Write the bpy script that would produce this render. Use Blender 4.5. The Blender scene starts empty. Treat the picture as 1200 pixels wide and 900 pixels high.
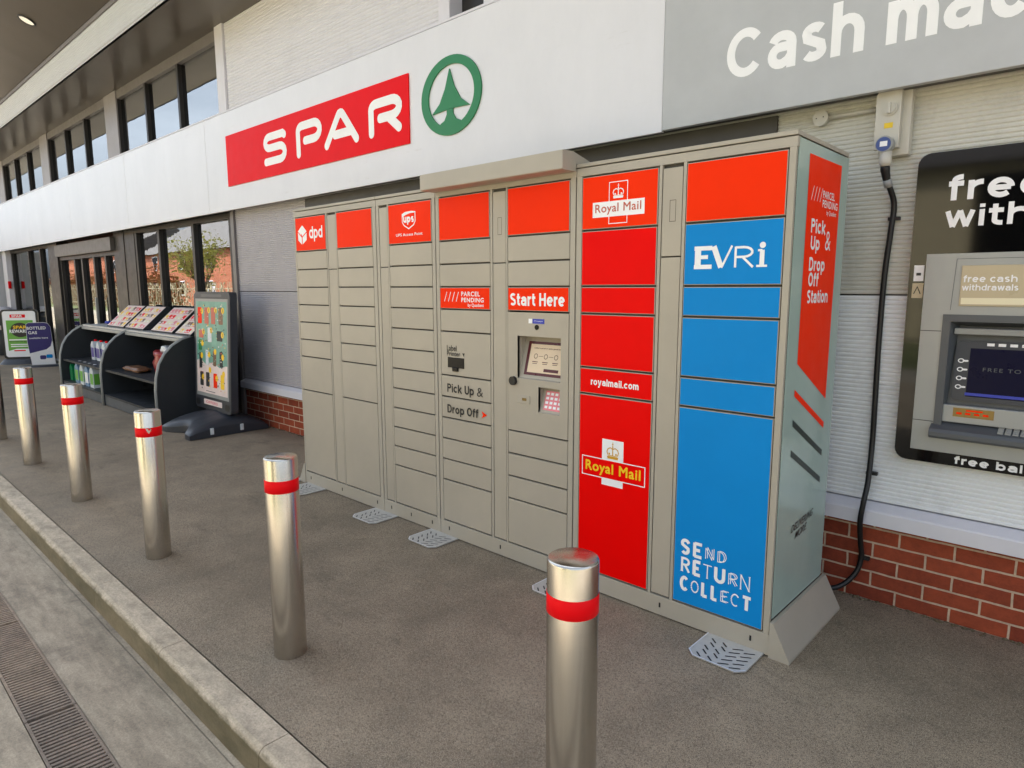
import bpy, bmesh, math, random
from mathutils import Vector, Matrix
random.seed(7)
sc = bpy.context.scene
C = sc.collection
# ------------------------------------------------------------------ camera, sky, sun, exposure
cd = bpy.data.cameras.new('camera'); cam = bpy.data.objects.new('camera', cd); C.objects.link(cam); sc.camera = cam
cd.sensor_width = 36; cd.lens = 23.184; cd.clip_start = 0.05; cd.clip_end = 2000
RT = Vector((0.73302296, 0.68020113, -0.00193851)); UP = Vector((-0.09696301, 0.10731273, 0.9894858)); FW = Vector((-0.67325739, 0.72512785, -0.14461704))
m4 = Matrix((RT, UP, -FW)).transposed().to_4x4(); m4.translation = Vector((0.9726, -2.638, 1.55)); cam.matrix_world = m4
SUN_EL, SUN_ROT = math.radians(56), math.radians(-24)
w = bpy.data.worlds.new("World"); sc.world = w; w.use_nodes = True
nt = w.node_tree; bg = nt.nodes['Background']; sky = nt.nodes.new('ShaderNodeTexSky'); sky.sky_type = 'NISHITA'
sky.sun_disc = False; sky.sun_elevation = SUN_EL; sky.sun_rotation = SUN_ROT; sky.dust_density = 6.0; sky.air_density = 1.0; sky.ozone_density = 0.6
def N_(t, **k):
    n = nt.nodes.new(t)
    for a, v in k.items(): n.inputs[a].default_value = v
    return n
tc = nt.nodes.new('ShaderNodeTexCoord'); mpp = N_('ShaderNodeMapping', Scale=(1, 1, 2.6)); cl = N_('ShaderNodeTexNoise', Scale=2.2, Detail=8, Roughness=.62)
nt.links.new(tc.outputs['Generated'], mpp.inputs[0]); nt.links.new(mpp.outputs[0], cl.inputs['Vector'])
cr = nt.nodes.new('ShaderNodeValToRGB'); cr.color_ramp.elements[0].position = .36; cr.color_ramp.elements[0].color = (.35, .35, .35, 1); cr.color_ramp.elements[1].position = .62; nt.links.new(cl.outputs['Fac'], cr.inputs[0])
bw = nt.nodes.new('ShaderNodeRGBToBW'); nt.links.new(sky.outputs[0], bw.inputs[0])
cc = nt.nodes.new('ShaderNodeMix'); cc.data_type = 'RGBA'; cc.blend_type = 'MULTIPLY'; cc.inputs[0].default_value = 1; cc.inputs[7].default_value = (1.74, 1.98, 2.32, 1); nt.links.new(bw.outputs[0], cc.inputs[6])   # thin white cloud over the blue
mxs = nt.nodes.new('ShaderNodeMix'); mxs.data_type = 'RGBA'; nt.links.new(cr.outputs[0], mxs.inputs[0]); nt.links.new(sky.outputs[0], mxs.inputs[6]); nt.links.new(cc.outputs[2], mxs.inputs[7])
nt.links.new(mxs.outputs[2], bg.inputs[0]); bg.inputs[1].default_value = 0.115
sl = bpy.data.lights.new('sun', 'SUN'); so = bpy.data.objects.new('sun', sl); C.objects.link(so)
sl.energy = 4.0; sl.angle = math.radians(0.5); sl.color = (1, 0.94, 0.84)
sdir = Vector((math.sin(SUN_ROT) * math.cos(SUN_EL), math.cos(SUN_ROT) * math.cos(SUN_EL), math.sin(SUN_EL)))
so.rotation_euler = sdir.to_track_quat('Z', 'Y').to_euler(); so.location = sdir * 60
sc.view_settings.view_transform = 'Standard'; sc.view_settings.look = 'None'; sc.view_settings.gamma = 1; sc.view_settings.exposure = 1.56
sc.render.engine = 'CYCLES'; sc.cycles.use_denoising = True; sc.cycles.max_bounces = 8; sc.cycles.diffuse_bounces = 4; sc.cycles.glossy_bounces = 4
sc.cycles.transparent_max_bounces = 12; sc.cycles.caustics_reflective = False; sc.cycles.caustics_refractive = False; sc.cycles.sample_clamp_indirect = 6

# ------------------------------------------------------------------ materials
def srgb(r, g, b):
    f = lambda c: c / 12.92 if c <= 0.04045 else ((c + 0.055) / 1.055) ** 2.4
    return (f(r / 255), f(g / 255), f(b / 255))
class NT:
    def __init__(s, name):
        s.m = bpy.data.materials.new(name); s.m.use_nodes = True; s.t = s.m.node_tree; s.n = s.t.nodes
        s.b = s.n['Principled BSDF']; s.out = s.n['Material Output']; s.co = s.n.new('ShaderNodeTexCoord').outputs['Object']
    def l(s, a, b): s.t.links.new(a, b)
    def map(s, scale, rot=(0, 0, 0)):
        k = s.n.new('ShaderNodeMapping'); k.inputs['Scale'].default_value = scale; k.inputs['Rotation'].default_value = rot; s.l(s.co, k.inputs[0]); return k.outputs[0]
    def noise(s, scale, detail=5, rough=.6, vec=None):
        k = s.n.new('ShaderNodeTexNoise'); k.inputs['Scale'].default_value = scale; k.inputs['Detail'].default_value = detail; k.inputs['Roughness'].default_value = rough
        s.l(vec or s.co, k.inputs['Vector']); return k.outputs['Fac']
    def ramp(s, fac, stops):
        k = s.n.new('ShaderNodeValToRGB'); e = k.color_ramp.elements
        while len(e) < len(stops): e.new(.5)
        for i, (p, c) in enumerate(stops): e[i].position = p; e[i].color = (*c, 1) if len(c) == 3 else c
        s.l(fac, k.inputs[0]); return k.outputs[0]
    def g(s, fac, a, b, lo=.3, hi=.7): return s.ramp(fac, [(lo, (a, a, a)), (hi, (b, b, b))])
    def mix(s, a, b, fac, mode='MIX'):
        k = s.n.new('ShaderNodeMix'); k.data_type = 'RGBA'; k.blend_type = mode
        for inp, v in ((k.inputs[0], fac), (k.inputs[6], a), (k.inputs[7], b)):
            if isinstance(v, bpy.types.NodeSocket): s.l(v, inp)
            elif isinstance(v, tuple): inp.default_value = (*v, 1)
            else: inp.default_value = v
        return k.outputs[2]
    def bump(s, h, strength, dist=.01, prev=None):
        k = s.n.new('ShaderNodeBump'); k.inputs['Strength'].default_value = strength; k.inputs['Distance'].default_value = dist
        s.l(h, k.inputs['Height']);
        if prev: s.l(prev, k.inputs['Normal'])
        s.l(k.outputs[0], s.b.inputs['Normal']); return k.outputs[0]
    def set(s, **kw):
        for k, v in kw.items():
            i = s.b.inputs[k.replace('_', ' ')]
            if isinstance(v, bpy.types.NodeSocket): s.l(v, i)
            elif isinstance(v, tuple): i.default_value = (*v, 1)
            else: i.default_value = v
        return s
def pbr(name, col, rough=.5, metal=0.0, var=.08, vs=4.0, bump=0.0, bs=400, rv=.15, spec=.5, coat=0.0, stretch=(1, 1, 1)):
    s = NT(name); v = s.map(stretch); n = s.noise(vs, 6, .65, v)
    s.set(Base_Color=s.mix(col, s.g(n, 1 - var, 1 + var), 1.0, 'MULTIPLY'), Metallic=metal, Specular_IOR_Level=spec, Coat_Weight=coat)
    s.set(Roughness=s.g(s.noise(vs * 2.3, 5, .6, v), max(0, rough * (1 - rv)), min(1, rough * (1 + rv))))
    if bump: s.bump(s.noise(bs, 3, .5), bump, .002)
    return s.m
M = {}
def flat(name, rgb, rough=.45, **k): M[name] = pbr(name, srgb(*rgb), rough, var=k.pop('var', .03), **k)
flat('locker_paint', (174, 166, 151), .42, bump=.12, bs=520, vs=2.5, var=.06)
flat('door_paint', (176, 167, 151), .4, bump=.12, bs=520, vs=1.7, var=.07)
flat('gap_dark', (64, 60, 54), .6)
flat('orange_vinyl', (255, 50, 0), .42, bump=.15, bs=300, spec=.08)
flat('red_vinyl', (244, 0, 0), .4, bump=.05, bs=300, spec=.08)
flat('blue_vinyl', (18, 138, 212), .4, bump=.05, bs=300, spec=.08)
flat('white_vinyl', (248, 248, 248), .4)
flat('yellow_vinyl', (255, 208, 20), .4)
flat('gold_print', (214, 160, 30), .4)
flat('copper_print', (196, 92, 72), .4)
flat('black_print', (24, 24, 26), .4)
flat('line_dark', (38, 50, 46), .4)
flat('signal_red', (238, 16, 24), .38, spec=.08)
flat('sign_green', (22, 124, 72), .4)
flat('grey_sign', (184, 186, 188), .45, var=.05)
flat('white_frame', (222, 220, 226), .4)
flat('dark_frame', (46, 43, 41), .38, spec=.35)
flat('mid_frame', (118, 113, 112), .4); flat('post_grey', (152, 147, 148), .4); flat('shade_strip_grey', (66, 63, 59), .5); flat('operator_grey', (96, 90, 84), .4)
flat('black_gloss', (10, 10, 10), .05, var=.02, spec=.36)
flat('black_rubber', (20, 20, 20), .45)
flat('screen_black', (8, 8, 11), .22, spec=.2)
flat('box_plastic', (196, 192, 180), .4, var=.05)
flat('dark_grey_plastic', (54, 57, 64), .42, var=.1, bump=.15, bs=250)
flat('shelf_grey', (46, 49, 52), .5, var=.08, spec=.3)
flat('edge_grey', (150, 152, 150), .35)
flat('counter_white', (188, 186, 182), .4, var=.12)
flat('atm_silver', (160, 163, 162), .38, metal=.25, bump=.2, bs=600)
flat('atm_grey', (84, 88, 92), .42)
flat('atm_cream', (196, 182, 150), .3)
flat('cream_light', (238, 230, 196), .3)
flat('navy_screen', (10, 10, 44), .3, spec=.12)
flat('teal_print', (112, 166, 150), .35, var=.2, vs=9)
flat('pink_print', (238, 218, 212), .35, var=.1)
flat('bag_red', (150, 40, 44), .3, var=.4, vs=30)
flat('bag_brown', (120, 84, 60), .4, var=.4, vs=40)
flat('purple_print', (52, 40, 112), .4)
flat('lime_print', (108, 176, 64), .4, var=.1)
flat('bottle_white', (214, 220, 224), .3, var=.1, vs=20)
flat('bottle_blue', (120, 150, 180), .25, var=.1, vs=20)
flat('label_purple', (90, 80, 150), .4)
flat('bottle_green', (20, 130, 80), .3)
flat('screen_glow', (228, 204, 170), .25)
flat('bezel_maroon', (86, 24, 28), .3)
flat('keypad_pink', (232, 132, 140), .35)
flat('sticker_blue', (44, 60, 176), .4)
flat('sticker_yellow', (232, 196, 30), .4)
flat('socket_blue', (52, 76, 140), .35)
flat('roof_slate', (96, 92, 90), .8, var=.25, vs=12)
flat('door_grey', (120, 122, 124), .4)
flat('plate_steel', (196, 193, 186), .5, metal=.2, var=.08, vs=20)
flat('plate_edge', (232, 232, 234), .3, metal=.3)
flat('fence_paint', (160, 150, 124), .7); flat('cream_render', (228, 210, 172), .8, var=.1)
flat('brass_dull', (130, 110, 70), .3, metal=.8)

def steel():
    s = NT('brushed_steel'); s.set(Base_Color=s.mix((.58, .545, .49), s.g(s.noise(14, 5, .7, s.map((1, 1, .05))), .92, 1.04), 1.0, 'MULTIPLY'), Metallic=1.0)
    n = s.noise(90, 5, .7, s.map((1, 1, .06))); s.set(Roughness=s.g(n, .21, .27))
    s.set(Anisotropic=.5); return s.m
M['brushed_steel'] = steel()
def glosspanel():
    s = NT('green_grey_panel'); s.set(Base_Color=s.mix(srgb(168, 189, 180), s.g(s.noise(3), .94, 1.05), 1.0, 'MULTIPLY'), Roughness=.26, Coat_Weight=.45, Coat_Roughness=.1)
    s.bump(s.noise(7, 2, .4), .1, .004); return s.m
M['green_grey_panel'] = glosspanel()
def fasciamat():
    s = NT('white_cladding'); n = s.noise(1.6, 6, .7, s.map((1, 1, .5)))
    d = s.noise(5, 8, .75, s.map((.5, 1, 2.5)))
    c = s.mix(srgb(226, 225, 228), srgb(196, 192, 186), s.g(d, 0, .6, .62, .8))
    s.set(Base_Color=s.mix(c, s.g(n, .95, 1.03), 1.0, 'MULTIPLY'), Roughness=.2, Coat_Weight=.3, Coat_Roughness=.12); s.bump(s.noise(1.1, 3, .5), .12, .02); return s.m
M['white_cladding'] = fasciamat()
def ribmat(name, rgb, dirt=.5):
    s = NT(name); d = s.noise(3.2, 9, .78, s.map((1, 1, .55))); sp = s.noise(38, 4, .8)
    c = s.mix(srgb(*rgb), srgb(*[int(v * .8) for v in rgb]), s.g(d, 0, dirt, .5, .75))
    c = s.mix(c, srgb(60, 56, 52), s.g(sp, 0, .75, .735, .78))
    s.set(Base_Color=c, Roughness=.42); return s.m
M['ribbed_white'] = ribmat('ribbed_white', (233, 235, 236)); M['ribbed_warm'] = ribmat('ribbed_warm', (220, 219, 224), .2); M['ribbed_band'] = ribmat('ribbed_band', (198, 201, 204), .2); M['ribbed_white_top_shade'] = ribmat('ribbed_white_top_shade', (206, 204, 194), .5); M['ribbed_white_left_shade'] = ribmat('ribbed_white_left_shade', (178, 174, 178), .4)  # last two: the white cladding with upper and left-hand shade painted in
def ceilmat():
    s = NT('soffit_panel'); n = s.noise(.9, 3, .5, s.map((1, .25, 1)))
    s.set(Base_Color=s.mix(srgb(90, 82, 73), s.g(n, .85, 1.1), 1.0, 'MULTIPLY'), Roughness=.28); s.bump(s.noise(1.3, 2, .4, s.map((1, .3, 1))), .25, .03); return s.m
M['soffit_panel'] = ceilmat()
def brick(name, c1, c2, mort, sc_=1.0, z0=0.0):
    s = NT(name); sx = s.n.new('ShaderNodeSeparateXYZ'); s.l(s.co, sx.inputs[0]); cb = s.n.new('ShaderNodeCombineXYZ')
    ad = s.n.new('ShaderNodeMath'); ad.operation = 'ADD'; s.l(sx.outputs[0], ad.inputs[0]); s.l(sx.outputs[1], ad.inputs[1])
    s.l(ad.outputs[0], cb.inputs[0]); az = s.n.new('ShaderNodeMath'); az.inputs[1].default_value = z0; s.l(sx.outputs[2], az.inputs[0]); s.l(az.outputs[0], cb.inputs[1])
    wob = s.n.new('ShaderNodeVectorMath'); wob.operation = 'MULTIPLY_ADD'; nn = s.n.new('ShaderNodeTexNoise'); nn.inputs['Scale'].default_value = 14; s.l(s.co, nn.inputs['Vector'])
    s.l(nn.outputs['Color'], wob.inputs[0]); wob.inputs[1].default_value = (.006, .006, 0); s.l(cb.outputs[0], wob.inputs[2])
    k = s.n.new('ShaderNodeTexBrick'); s.l(wob.outputs[0], k.inputs[0]); k.inputs['Scale'].default_value = 1
    k.inputs['Brick Width'].default_value = .225 * sc_; k.inputs['Row Height'].default_value = .075 * sc_; k.inputs['Mortar Size'].default_value = .0052; k.inputs['Mortar Smooth'].default_value = .25
    k.inputs['Color1'].default_value = (*srgb(*c1), 1); k.inputs['Color2'].default_value = (*srgb(*c2), 1); k.inputs['Mortar'].default_value = (*srgb(*mort), 1); k.inputs['Bias'].default_value = 0
    c = s.mix(k.outputs[0], s.g(s.noise(26, 8, .8), .72, 1.2), 1.0, 'MULTIPLY')
    c = s.mix(c, s.g(s.noise(3, 5, .6), .85, 1.1), 1.0, 'MULTIPLY')
    s.set(Base_Color=c, Roughness=.85)
    inv = s.n.new('ShaderNodeMath'); inv.operation = 'SUBTRACT'; inv.inputs[0].default_value = 1; s.l(k.outputs[1], inv.inputs[1])
    s.bump(s.noise(90, 6, .7), .35, .004, s.bump(inv.outputs[0], .6, .008)); return s.m
M['red_brick'] = brick('red_brick', (164, 74, 44), (132, 54, 32), (206, 180, 154))
M['house_brick'] = brick('house_brick', (176, 96, 62), (150, 78, 50), (190, 170, 146))
def asphalt():
    s = NT('asphalt'); big = s.noise(.55, 6, .68); mid = s.noise(3.6, 7, .72); fine = s.noise(330, 2, .8); gr = s.noise(70, 3, .7)
    c = s.ramp(fine, [(.32, srgb(96, 84, 69)), (.5, srgb(145, 130, 109)), (.68, srgb(198, 181, 156))])
    c = s.mix(c, s.g(gr, .8, 1.18), 1.0, 'MULTIPLY'); c = s.mix(c, s.g(big, .66, 1.25), 1.0, 'MULTIPLY'); c = s.mix(c, s.g(mid, .76, 1.18), 1.0, 'MULTIPLY')
    for sc2, lo, hi, col in ((330, .91, .94, srgb(176, 164, 146)), (240, .90, .93, srgb(64, 57, 48)), (420, .86, .9, srgb(74, 66, 56))):      # stone chips
        v = s.n.new('ShaderNodeTexVoronoi'); v.inputs['Scale'].default_value = sc2; s.l(s.co, v.inputs[0]); bw_ = s.n.new('ShaderNodeSeparateColor'); s.l(v.outputs['Color'], bw_.inputs[0])
        c = s.mix(c, col, s.g(bw_.outputs[0], 0, .5, lo, hi))
    gum = s.n.new('ShaderNodeTexVoronoi'); gum.inputs['Scale'].default_value = 1.7; s.l(s.co, gum.inputs[0]); c = s.mix(c, srgb(64, 58, 52), s.g(gum.outputs['Distance'], .55, 0, .02, .035))
    st = s.noise(1.3, 8, .8, s.map((1, 2.2, 1))); c = s.mix(c, srgb(70, 63, 55), s.g(st, 0, .6, .56, .72))
    s.set(Base_Color=c, Roughness=s.g(mid, .72, .95), Specular_IOR_Level=.3); s.bump(fine, .25, .002, s.bump(gr, .2, .003)); return s.m
M['asphalt'] = asphalt()
def concrete(name, a, b, streak=(1, 1, 1), fs=130, moss=False):
    s = NT(name); big = s.noise(1.1, 7, .72, s.map(streak)); mid = s.noise(9, 7, .75, s.map(streak)); fine = s.noise(fs, 4, .7)
    c = s.mix(srgb(*a), srgb(*b), s.g(big, 0, 1, .34, .66)); c = s.mix(c, s.g(mid, .66, 1.25), 1.0, 'MULTIPLY'); c = s.mix(c, s.g(fine, .76, 1.22), 1.0, 'MULTIPLY')
    c = s.mix(c, srgb(72, 66, 58), s.g(s.noise(15, 8, .85), 0, .7, .6, .7)); c = s.mix(c, srgb(96, 86, 74), s.g(s.noise(2.6, 6, .7), 0, .55, .55, .68))
    if moss:                                             # algae and road film on the kerb's upstand
        sx = s.n.new('ShaderNodeSeparateXYZ'); s.l(s.co, sx.inputs[0]); ad = s.n.new('ShaderNodeMath'); ad.operation = 'MULTIPLY_ADD'; s.l(mid, ad.inputs[0]); ad.inputs[1].default_value = .05; s.l(sx.outputs[2], ad.inputs[2])
        c = s.mix(c, s.mix(srgb(84, 76, 48), srgb(122, 108, 78), s.g(big, 0, 1, .4, .6)), s.ramp(ad.outputs[0], [(0.0, (.85, .85, .85)), (.018, (0, 0, 0))]))
    s.set(Base_Color=c, Roughness=.85); s.bump(fine, .4, .003, s.bump(mid, .35, .008)); return s.m
M['concrete'] = concrete('concrete', (146, 132, 112), (174, 159, 137), (.5, 2.2, 1)); M['kerb_stone'] = concrete('kerb_stone', (172, 157, 134), (200, 184, 160), (1, 2, 2.5), 130, True); M['forecourt'] = concrete('forecourt', (150, 142, 128), (176, 166, 148))
M['drain_iron'] = concrete('drain_iron', (118, 106, 95), (152, 132, 112), (1, 1, 1), 90)
M['moss'] = concrete('moss', (84, 76, 54), (132, 116, 92)); M['verge'] = concrete('verge', (90, 104, 60), (120, 122, 76))
def glassmat():
    s = NT('window_glass'); n = s.n; n.remove(s.b)
    tr = n.new('ShaderNodeBsdfTransparent'); tr.inputs[0].default_value = (.62, .64, .62, 1); gl = n.new('ShaderNodeBsdfGlossy'); gl.inputs['Roughness'].default_value = .0; gl.inputs[0].default_value = (.95, .97, .96, 1)
    fr = n.new('ShaderNodeFresnel'); fr.inputs['IOR'].default_value = 5.5; mx = n.new('ShaderNodeMixShader')
    bm = n.new('ShaderNodeBump'); bm.inputs['Strength'].default_value = .06; bm.inputs['Distance'].default_value = .02; s.l(s.noise(1.6, 3, .5), bm.inputs['Height']); s.l(bm.outputs[0], gl.inputs['Normal'])
    s.l(fr.outputs[0], mx.inputs[0]); s.l(tr.outputs[0], mx.inputs[1]); s.l(gl.outputs[0], mx.inputs[2]); s.l(mx.outputs[0], s.out.inputs[0]); return s.m
M['window_glass'] = glassmat()
def leafmat(name, a, b):
    s = NT(name); s.set(Base_Color=s.mix(a, b, s.noise(3, 3)), Roughness=.6); return s.m
M['leaf'] = leafmat('leaf', (.34, .36, .10), (.46, .42, .16)); M['leaf_red'] = leafmat('leaf_red', (.34, .13, .05), (.26, .16, .07)); flat('bark', (110, 96, 76), .9, var=.2)
lm = NT('lamp_glow'); lm.set(Emission_Color=(1, .86, .66), Emission_Strength=.2, Base_Color=(.8, .8, .75)); M['lamp_glow'] = lm.m

# ------------------------------------------------------------------ mesh helpers
ROOT = {}
class MB:
    def __init__(s): s.v = []; s.f = []; s.mi = []; s.k = 0; s.sm = []
    def add(s, vs, fs, smooth=False):
        o = len(s.v); s.v += [tuple(p) for p in vs]
        for f in fs: s.f.append([i + o for i in f]); s.mi.append(s.k); s.sm.append(smooth)
        return s
    def box(s, x0, x1, y0, y1, z0, z1, c=0.0):
        if c <= 0:
            vs = [(x, y, z) for x in (x0, x1) for y in (y0, y1) for z in (z0, z1)]
            return s.add(vs, [(0, 1, 3, 2), (4, 6, 7, 5), (0, 4, 5, 1), (2, 3, 7, 6), (0, 2, 6, 4), (1, 5, 7, 3)])
        bm = bmesh.new(); bmesh.ops.create_cube(bm, size=1)
        for v in bm.verts: v.co = Vector(((x0 + x1) / 2 + v.co.x * (x1 - x0), (y0 + y1) / 2 + v.co.y * (y1 - y0), (z0 + z1) / 2 + v.co.z * (z1 - z0)))
        bmesh.ops.bevel(bm, geom=bm.edges[:], offset=c, segments=2, affect='EDGES', profile=.6)
        s.bm(bm); return s
    def bm(s, bm, smooth=False):
        bm.verts.index_update(); s.add([v.co[:] for v in bm.verts], [[v.index for v in f.verts] for f in bm.faces], smooth); bm.free(); return s
    def poly(s, P, pts): return s.add([P(a, b) for a, b in pts], [list(range(len(pts)))])
    def rect(s, P, a0, a1, b0, b1): return s.poly(P, [(a0, b0), (a1, b0), (a1, b1), (a0, b1)])
    def prism(s, pts, P0, P1):          # closed outline pts (a,b) extruded between two placements
        n = len(pts); s.add([P0(a, b) for a, b in pts] + [P1(a, b) for a, b in pts], [list(range(n))[::-1], list(range(n, 2 * n))] + [[i, (i + 1) % n, n + (i + 1) % n, n + i] for i in range(n)]); return s
    def lathe(s, prof, cx, cy, seg=48, smooth=True):
        vs = []; fs = []; n = len(prof)
        for j in range(seg):
            a = 2 * math.pi * j / seg
            for r, z in prof: vs.append((cx + r * math.cos(a), cy + r * math.sin(a), z))
        for j in range(seg):
            k = (j + 1) % seg
            for i in range(n - 1): fs.append((j * n + i, k * n + i, k * n + i + 1, j * n + i + 1))
        return s.add(vs, fs, smooth)
    def tube(s, pts, r, seg=10, caps=True):
        pts = [Vector(p) for p in pts]; rs = r if isinstance(r, (list, tuple)) else [r] * len(pts); vs = []; fs = []; n0 = None
        for i, p in enumerate(pts):
            d = (pts[min(i + 1, len(pts) - 1)] - pts[max(i - 1, 0)]).normalized()
            if n0 is None: n0 = d.orthogonal().normalized()
            n0 = (n0 - d * n0.dot(d)).normalized(); b = d.cross(n0)
            for j in range(seg): a = 2 * math.pi * j / seg; vs.append(p + (n0 * math.cos(a) + b * math.sin(a)) * rs[i])
        for i in range(len(pts) - 1):
            for j in range(seg): k = (j + 1) % seg; fs.append((i * seg + j, i * seg + k, (i + 1) * seg + k, (i + 1) * seg + j))
        if caps: fs += [list(range(seg))[::-1], [(len(pts) - 1) * seg + j for j in range(seg)]]
        return s.add(vs, fs, True)
    def stroke(s, P, pts, wd, cap='round', closed=False, lift=None):   # flat ribbon along a 2D path
        pts = [Vector((a, b)) for a, b in pts]; pts = [p for i, p in enumerate(pts) if i == 0 or (p - pts[i - 1]).length > 1e-5]
        if closed: pts = pts + [pts[0]]
        L = []; Rr = []; n = len(pts)
        for i in range(n):
            if closed and i in (0, n - 1): d1 = (pts[-1] - pts[-2]).normalized(); d2 = (pts[1] - pts[0]).normalized()
            else: d1 = (pts[i] - pts[i - 1]).normalized() if i else (pts[1] - pts[0]).normalized(); d2 = (pts[i + 1] - pts[i]).normalized() if i < n - 1 else d1
            n1 = Vector((-d1.y, d1.x)); n2 = Vector((-d2.y, d2.x)); mm = (n1 + n2)
            mm = mm.normalized() / max(.5, mm.normalized().dot(n1)) if mm.length > 1e-6 else n1
            L.append(pts[i] + mm * wd / 2); Rr.append(pts[i] - mm * wd / 2)
        out = list(range(n))
        if cap == 'round' and not closed:
            def capf(c, d):
                a0 = math.atan2(d.y, d.x); return [c + Vector((math.cos(a0 + t), math.sin(a0 + t))) * wd / 2 for t in [math.pi / 2 - math.pi * q / 10 for q in range(11)]]
            s.add([P(*q) for q in capf(pts[-1], (pts[-1] - pts[-2]).normalized())], [list(range(11))[::-1]])
            s.add([P(*q) for q in capf(pts[0], (pts[0] - pts[1]).normalized())], [list(range(11))[::-1]])
        vs = [P(*q) for q in L] + [P(*q) for q in Rr]
        return s.add(vs, [(i, n + i, n + i + 1, i + 1) for i in range(n - 1)])
    def build(s, name, mats, parent=None, label=None):
        me = bpy.data.meshes.new(name); off = Vector((0, 0, 0)); p = parent
        while p is not None: off += p.location; p = p.parent
        me.from_pydata([tuple(Vector(v) - off) for v in s.v], [], s.f); 
        for mm in (mats if isinstance(mats, (list, tuple)) else [mats]): me.materials.append(M[mm])
        me.polygons.foreach_set('material_index', s.mi); me.polygons.foreach_set('use_smooth', s.sm); me.update()
        o = bpy.data.objects.new(name, me); C.objects.link(o)
        if parent: o.parent = parent
        if label: o['label'] = label
        return o
def tag(o, label, cat, group=None):
    o['label'] = label; o['category'] = cat
    if group: o['group'] = group
    return o
def thing(name, loc, label, cat, group=None):
    o = bpy.data.objects.new(name, None); o.location = loc; o.empty_display_size = .1; C.objects.link(o); return tag(o, label, cat, group)
def struct(o): o['kind'] = 'structure'; return o
def copy_thing(o, loc, label=None):
    c = o.copy(); C.objects.link(c); c.location = loc
    if label: c['label'] = label
    for ch in list(o.children):
        d = ch.copy(); C.objects.link(d); d.parent = c
        for g in list(ch.children): e = g.copy(); C.objects.link(e); e.parent = d
    return c
FR = lambda y: (lambda a, b: (a, y, b))          # placement on a plane facing the kerb (-Y)
SD = lambda x: (lambda a, b: (x, a, b))          # placement on a plane facing +X
def textmesh(body, off=.022, sp=1.05, shear=0, align='LEFT', ls=1.0):
    c = bpy.data.curves.new('lettering', 'FONT'); c.body = body; c.offset = off; c.space_character = sp; c.shear = shear; c.align_x = align; c.space_line = ls; c.resolution_u = 6
    o = bpy.data.objects.new('lettering', c); me = bpy.data.meshes.new_from_object(o)
    vs = [v.co[:2] for v in me.vertices]; fs = [list(p.vertices) for p in me.polygons]
    bpy.data.objects.remove(o); bpy.data.curves.remove(c); bpy.data.meshes.remove(me); return vs, fs
def text(mb, P, body, a0, a1, b0, b1, bold=0, **k):       # lettering whose drawn outline fills the box a0..a1, b0..b1
    if bold:
        d = bold * (b1 - b0)
        for i, (dx, dy) in enumerate(((0, 0), (1, 0), (-1, 0), (0, 1), (0, -1), (.7, .7), (-.7, .7), (.7, -.7), (-.7, -.7))):
            Q = lambda a, b, P=P, i=i: tuple(Vector(P(a, b)) + LIFT(P) * (i * .00006)); text(mb, Q, body, a0 + d + dx * d, a1 - d + dx * d, b0 + d + dy * d, b1 - d + dy * d, **k)
        return mb
    vs, fs = textmesh(body, **k); xs = [v[0] for v in vs]; ys = [v[1] for v in vs]
    x0, x1, y0, y1 = min(xs), max(xs), min(ys), max(ys)
    mb.add([P(a0 + (v[0] - x0) / (x1 - x0) * (a1 - a0), b0 + (v[1] - y0) / (y1 - y0) * (b1 - b0)) for v in vs], fs); return mb
def LIFT(P):
    o = Vector(P(0, 0)); return (Vector(P(1, 0)) - o).cross(Vector(P(0, 1)) - o).normalized()
def arc(cx, cy, rx, ry, d0, d1, n=10): return [(cx + rx * math.cos(math.radians(d0 + (d1 - d0) * i / n)), cy + ry * math.sin(math.radians(d0 + (d1 - d0) * i / n))) for i in range(n + 1)]
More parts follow.
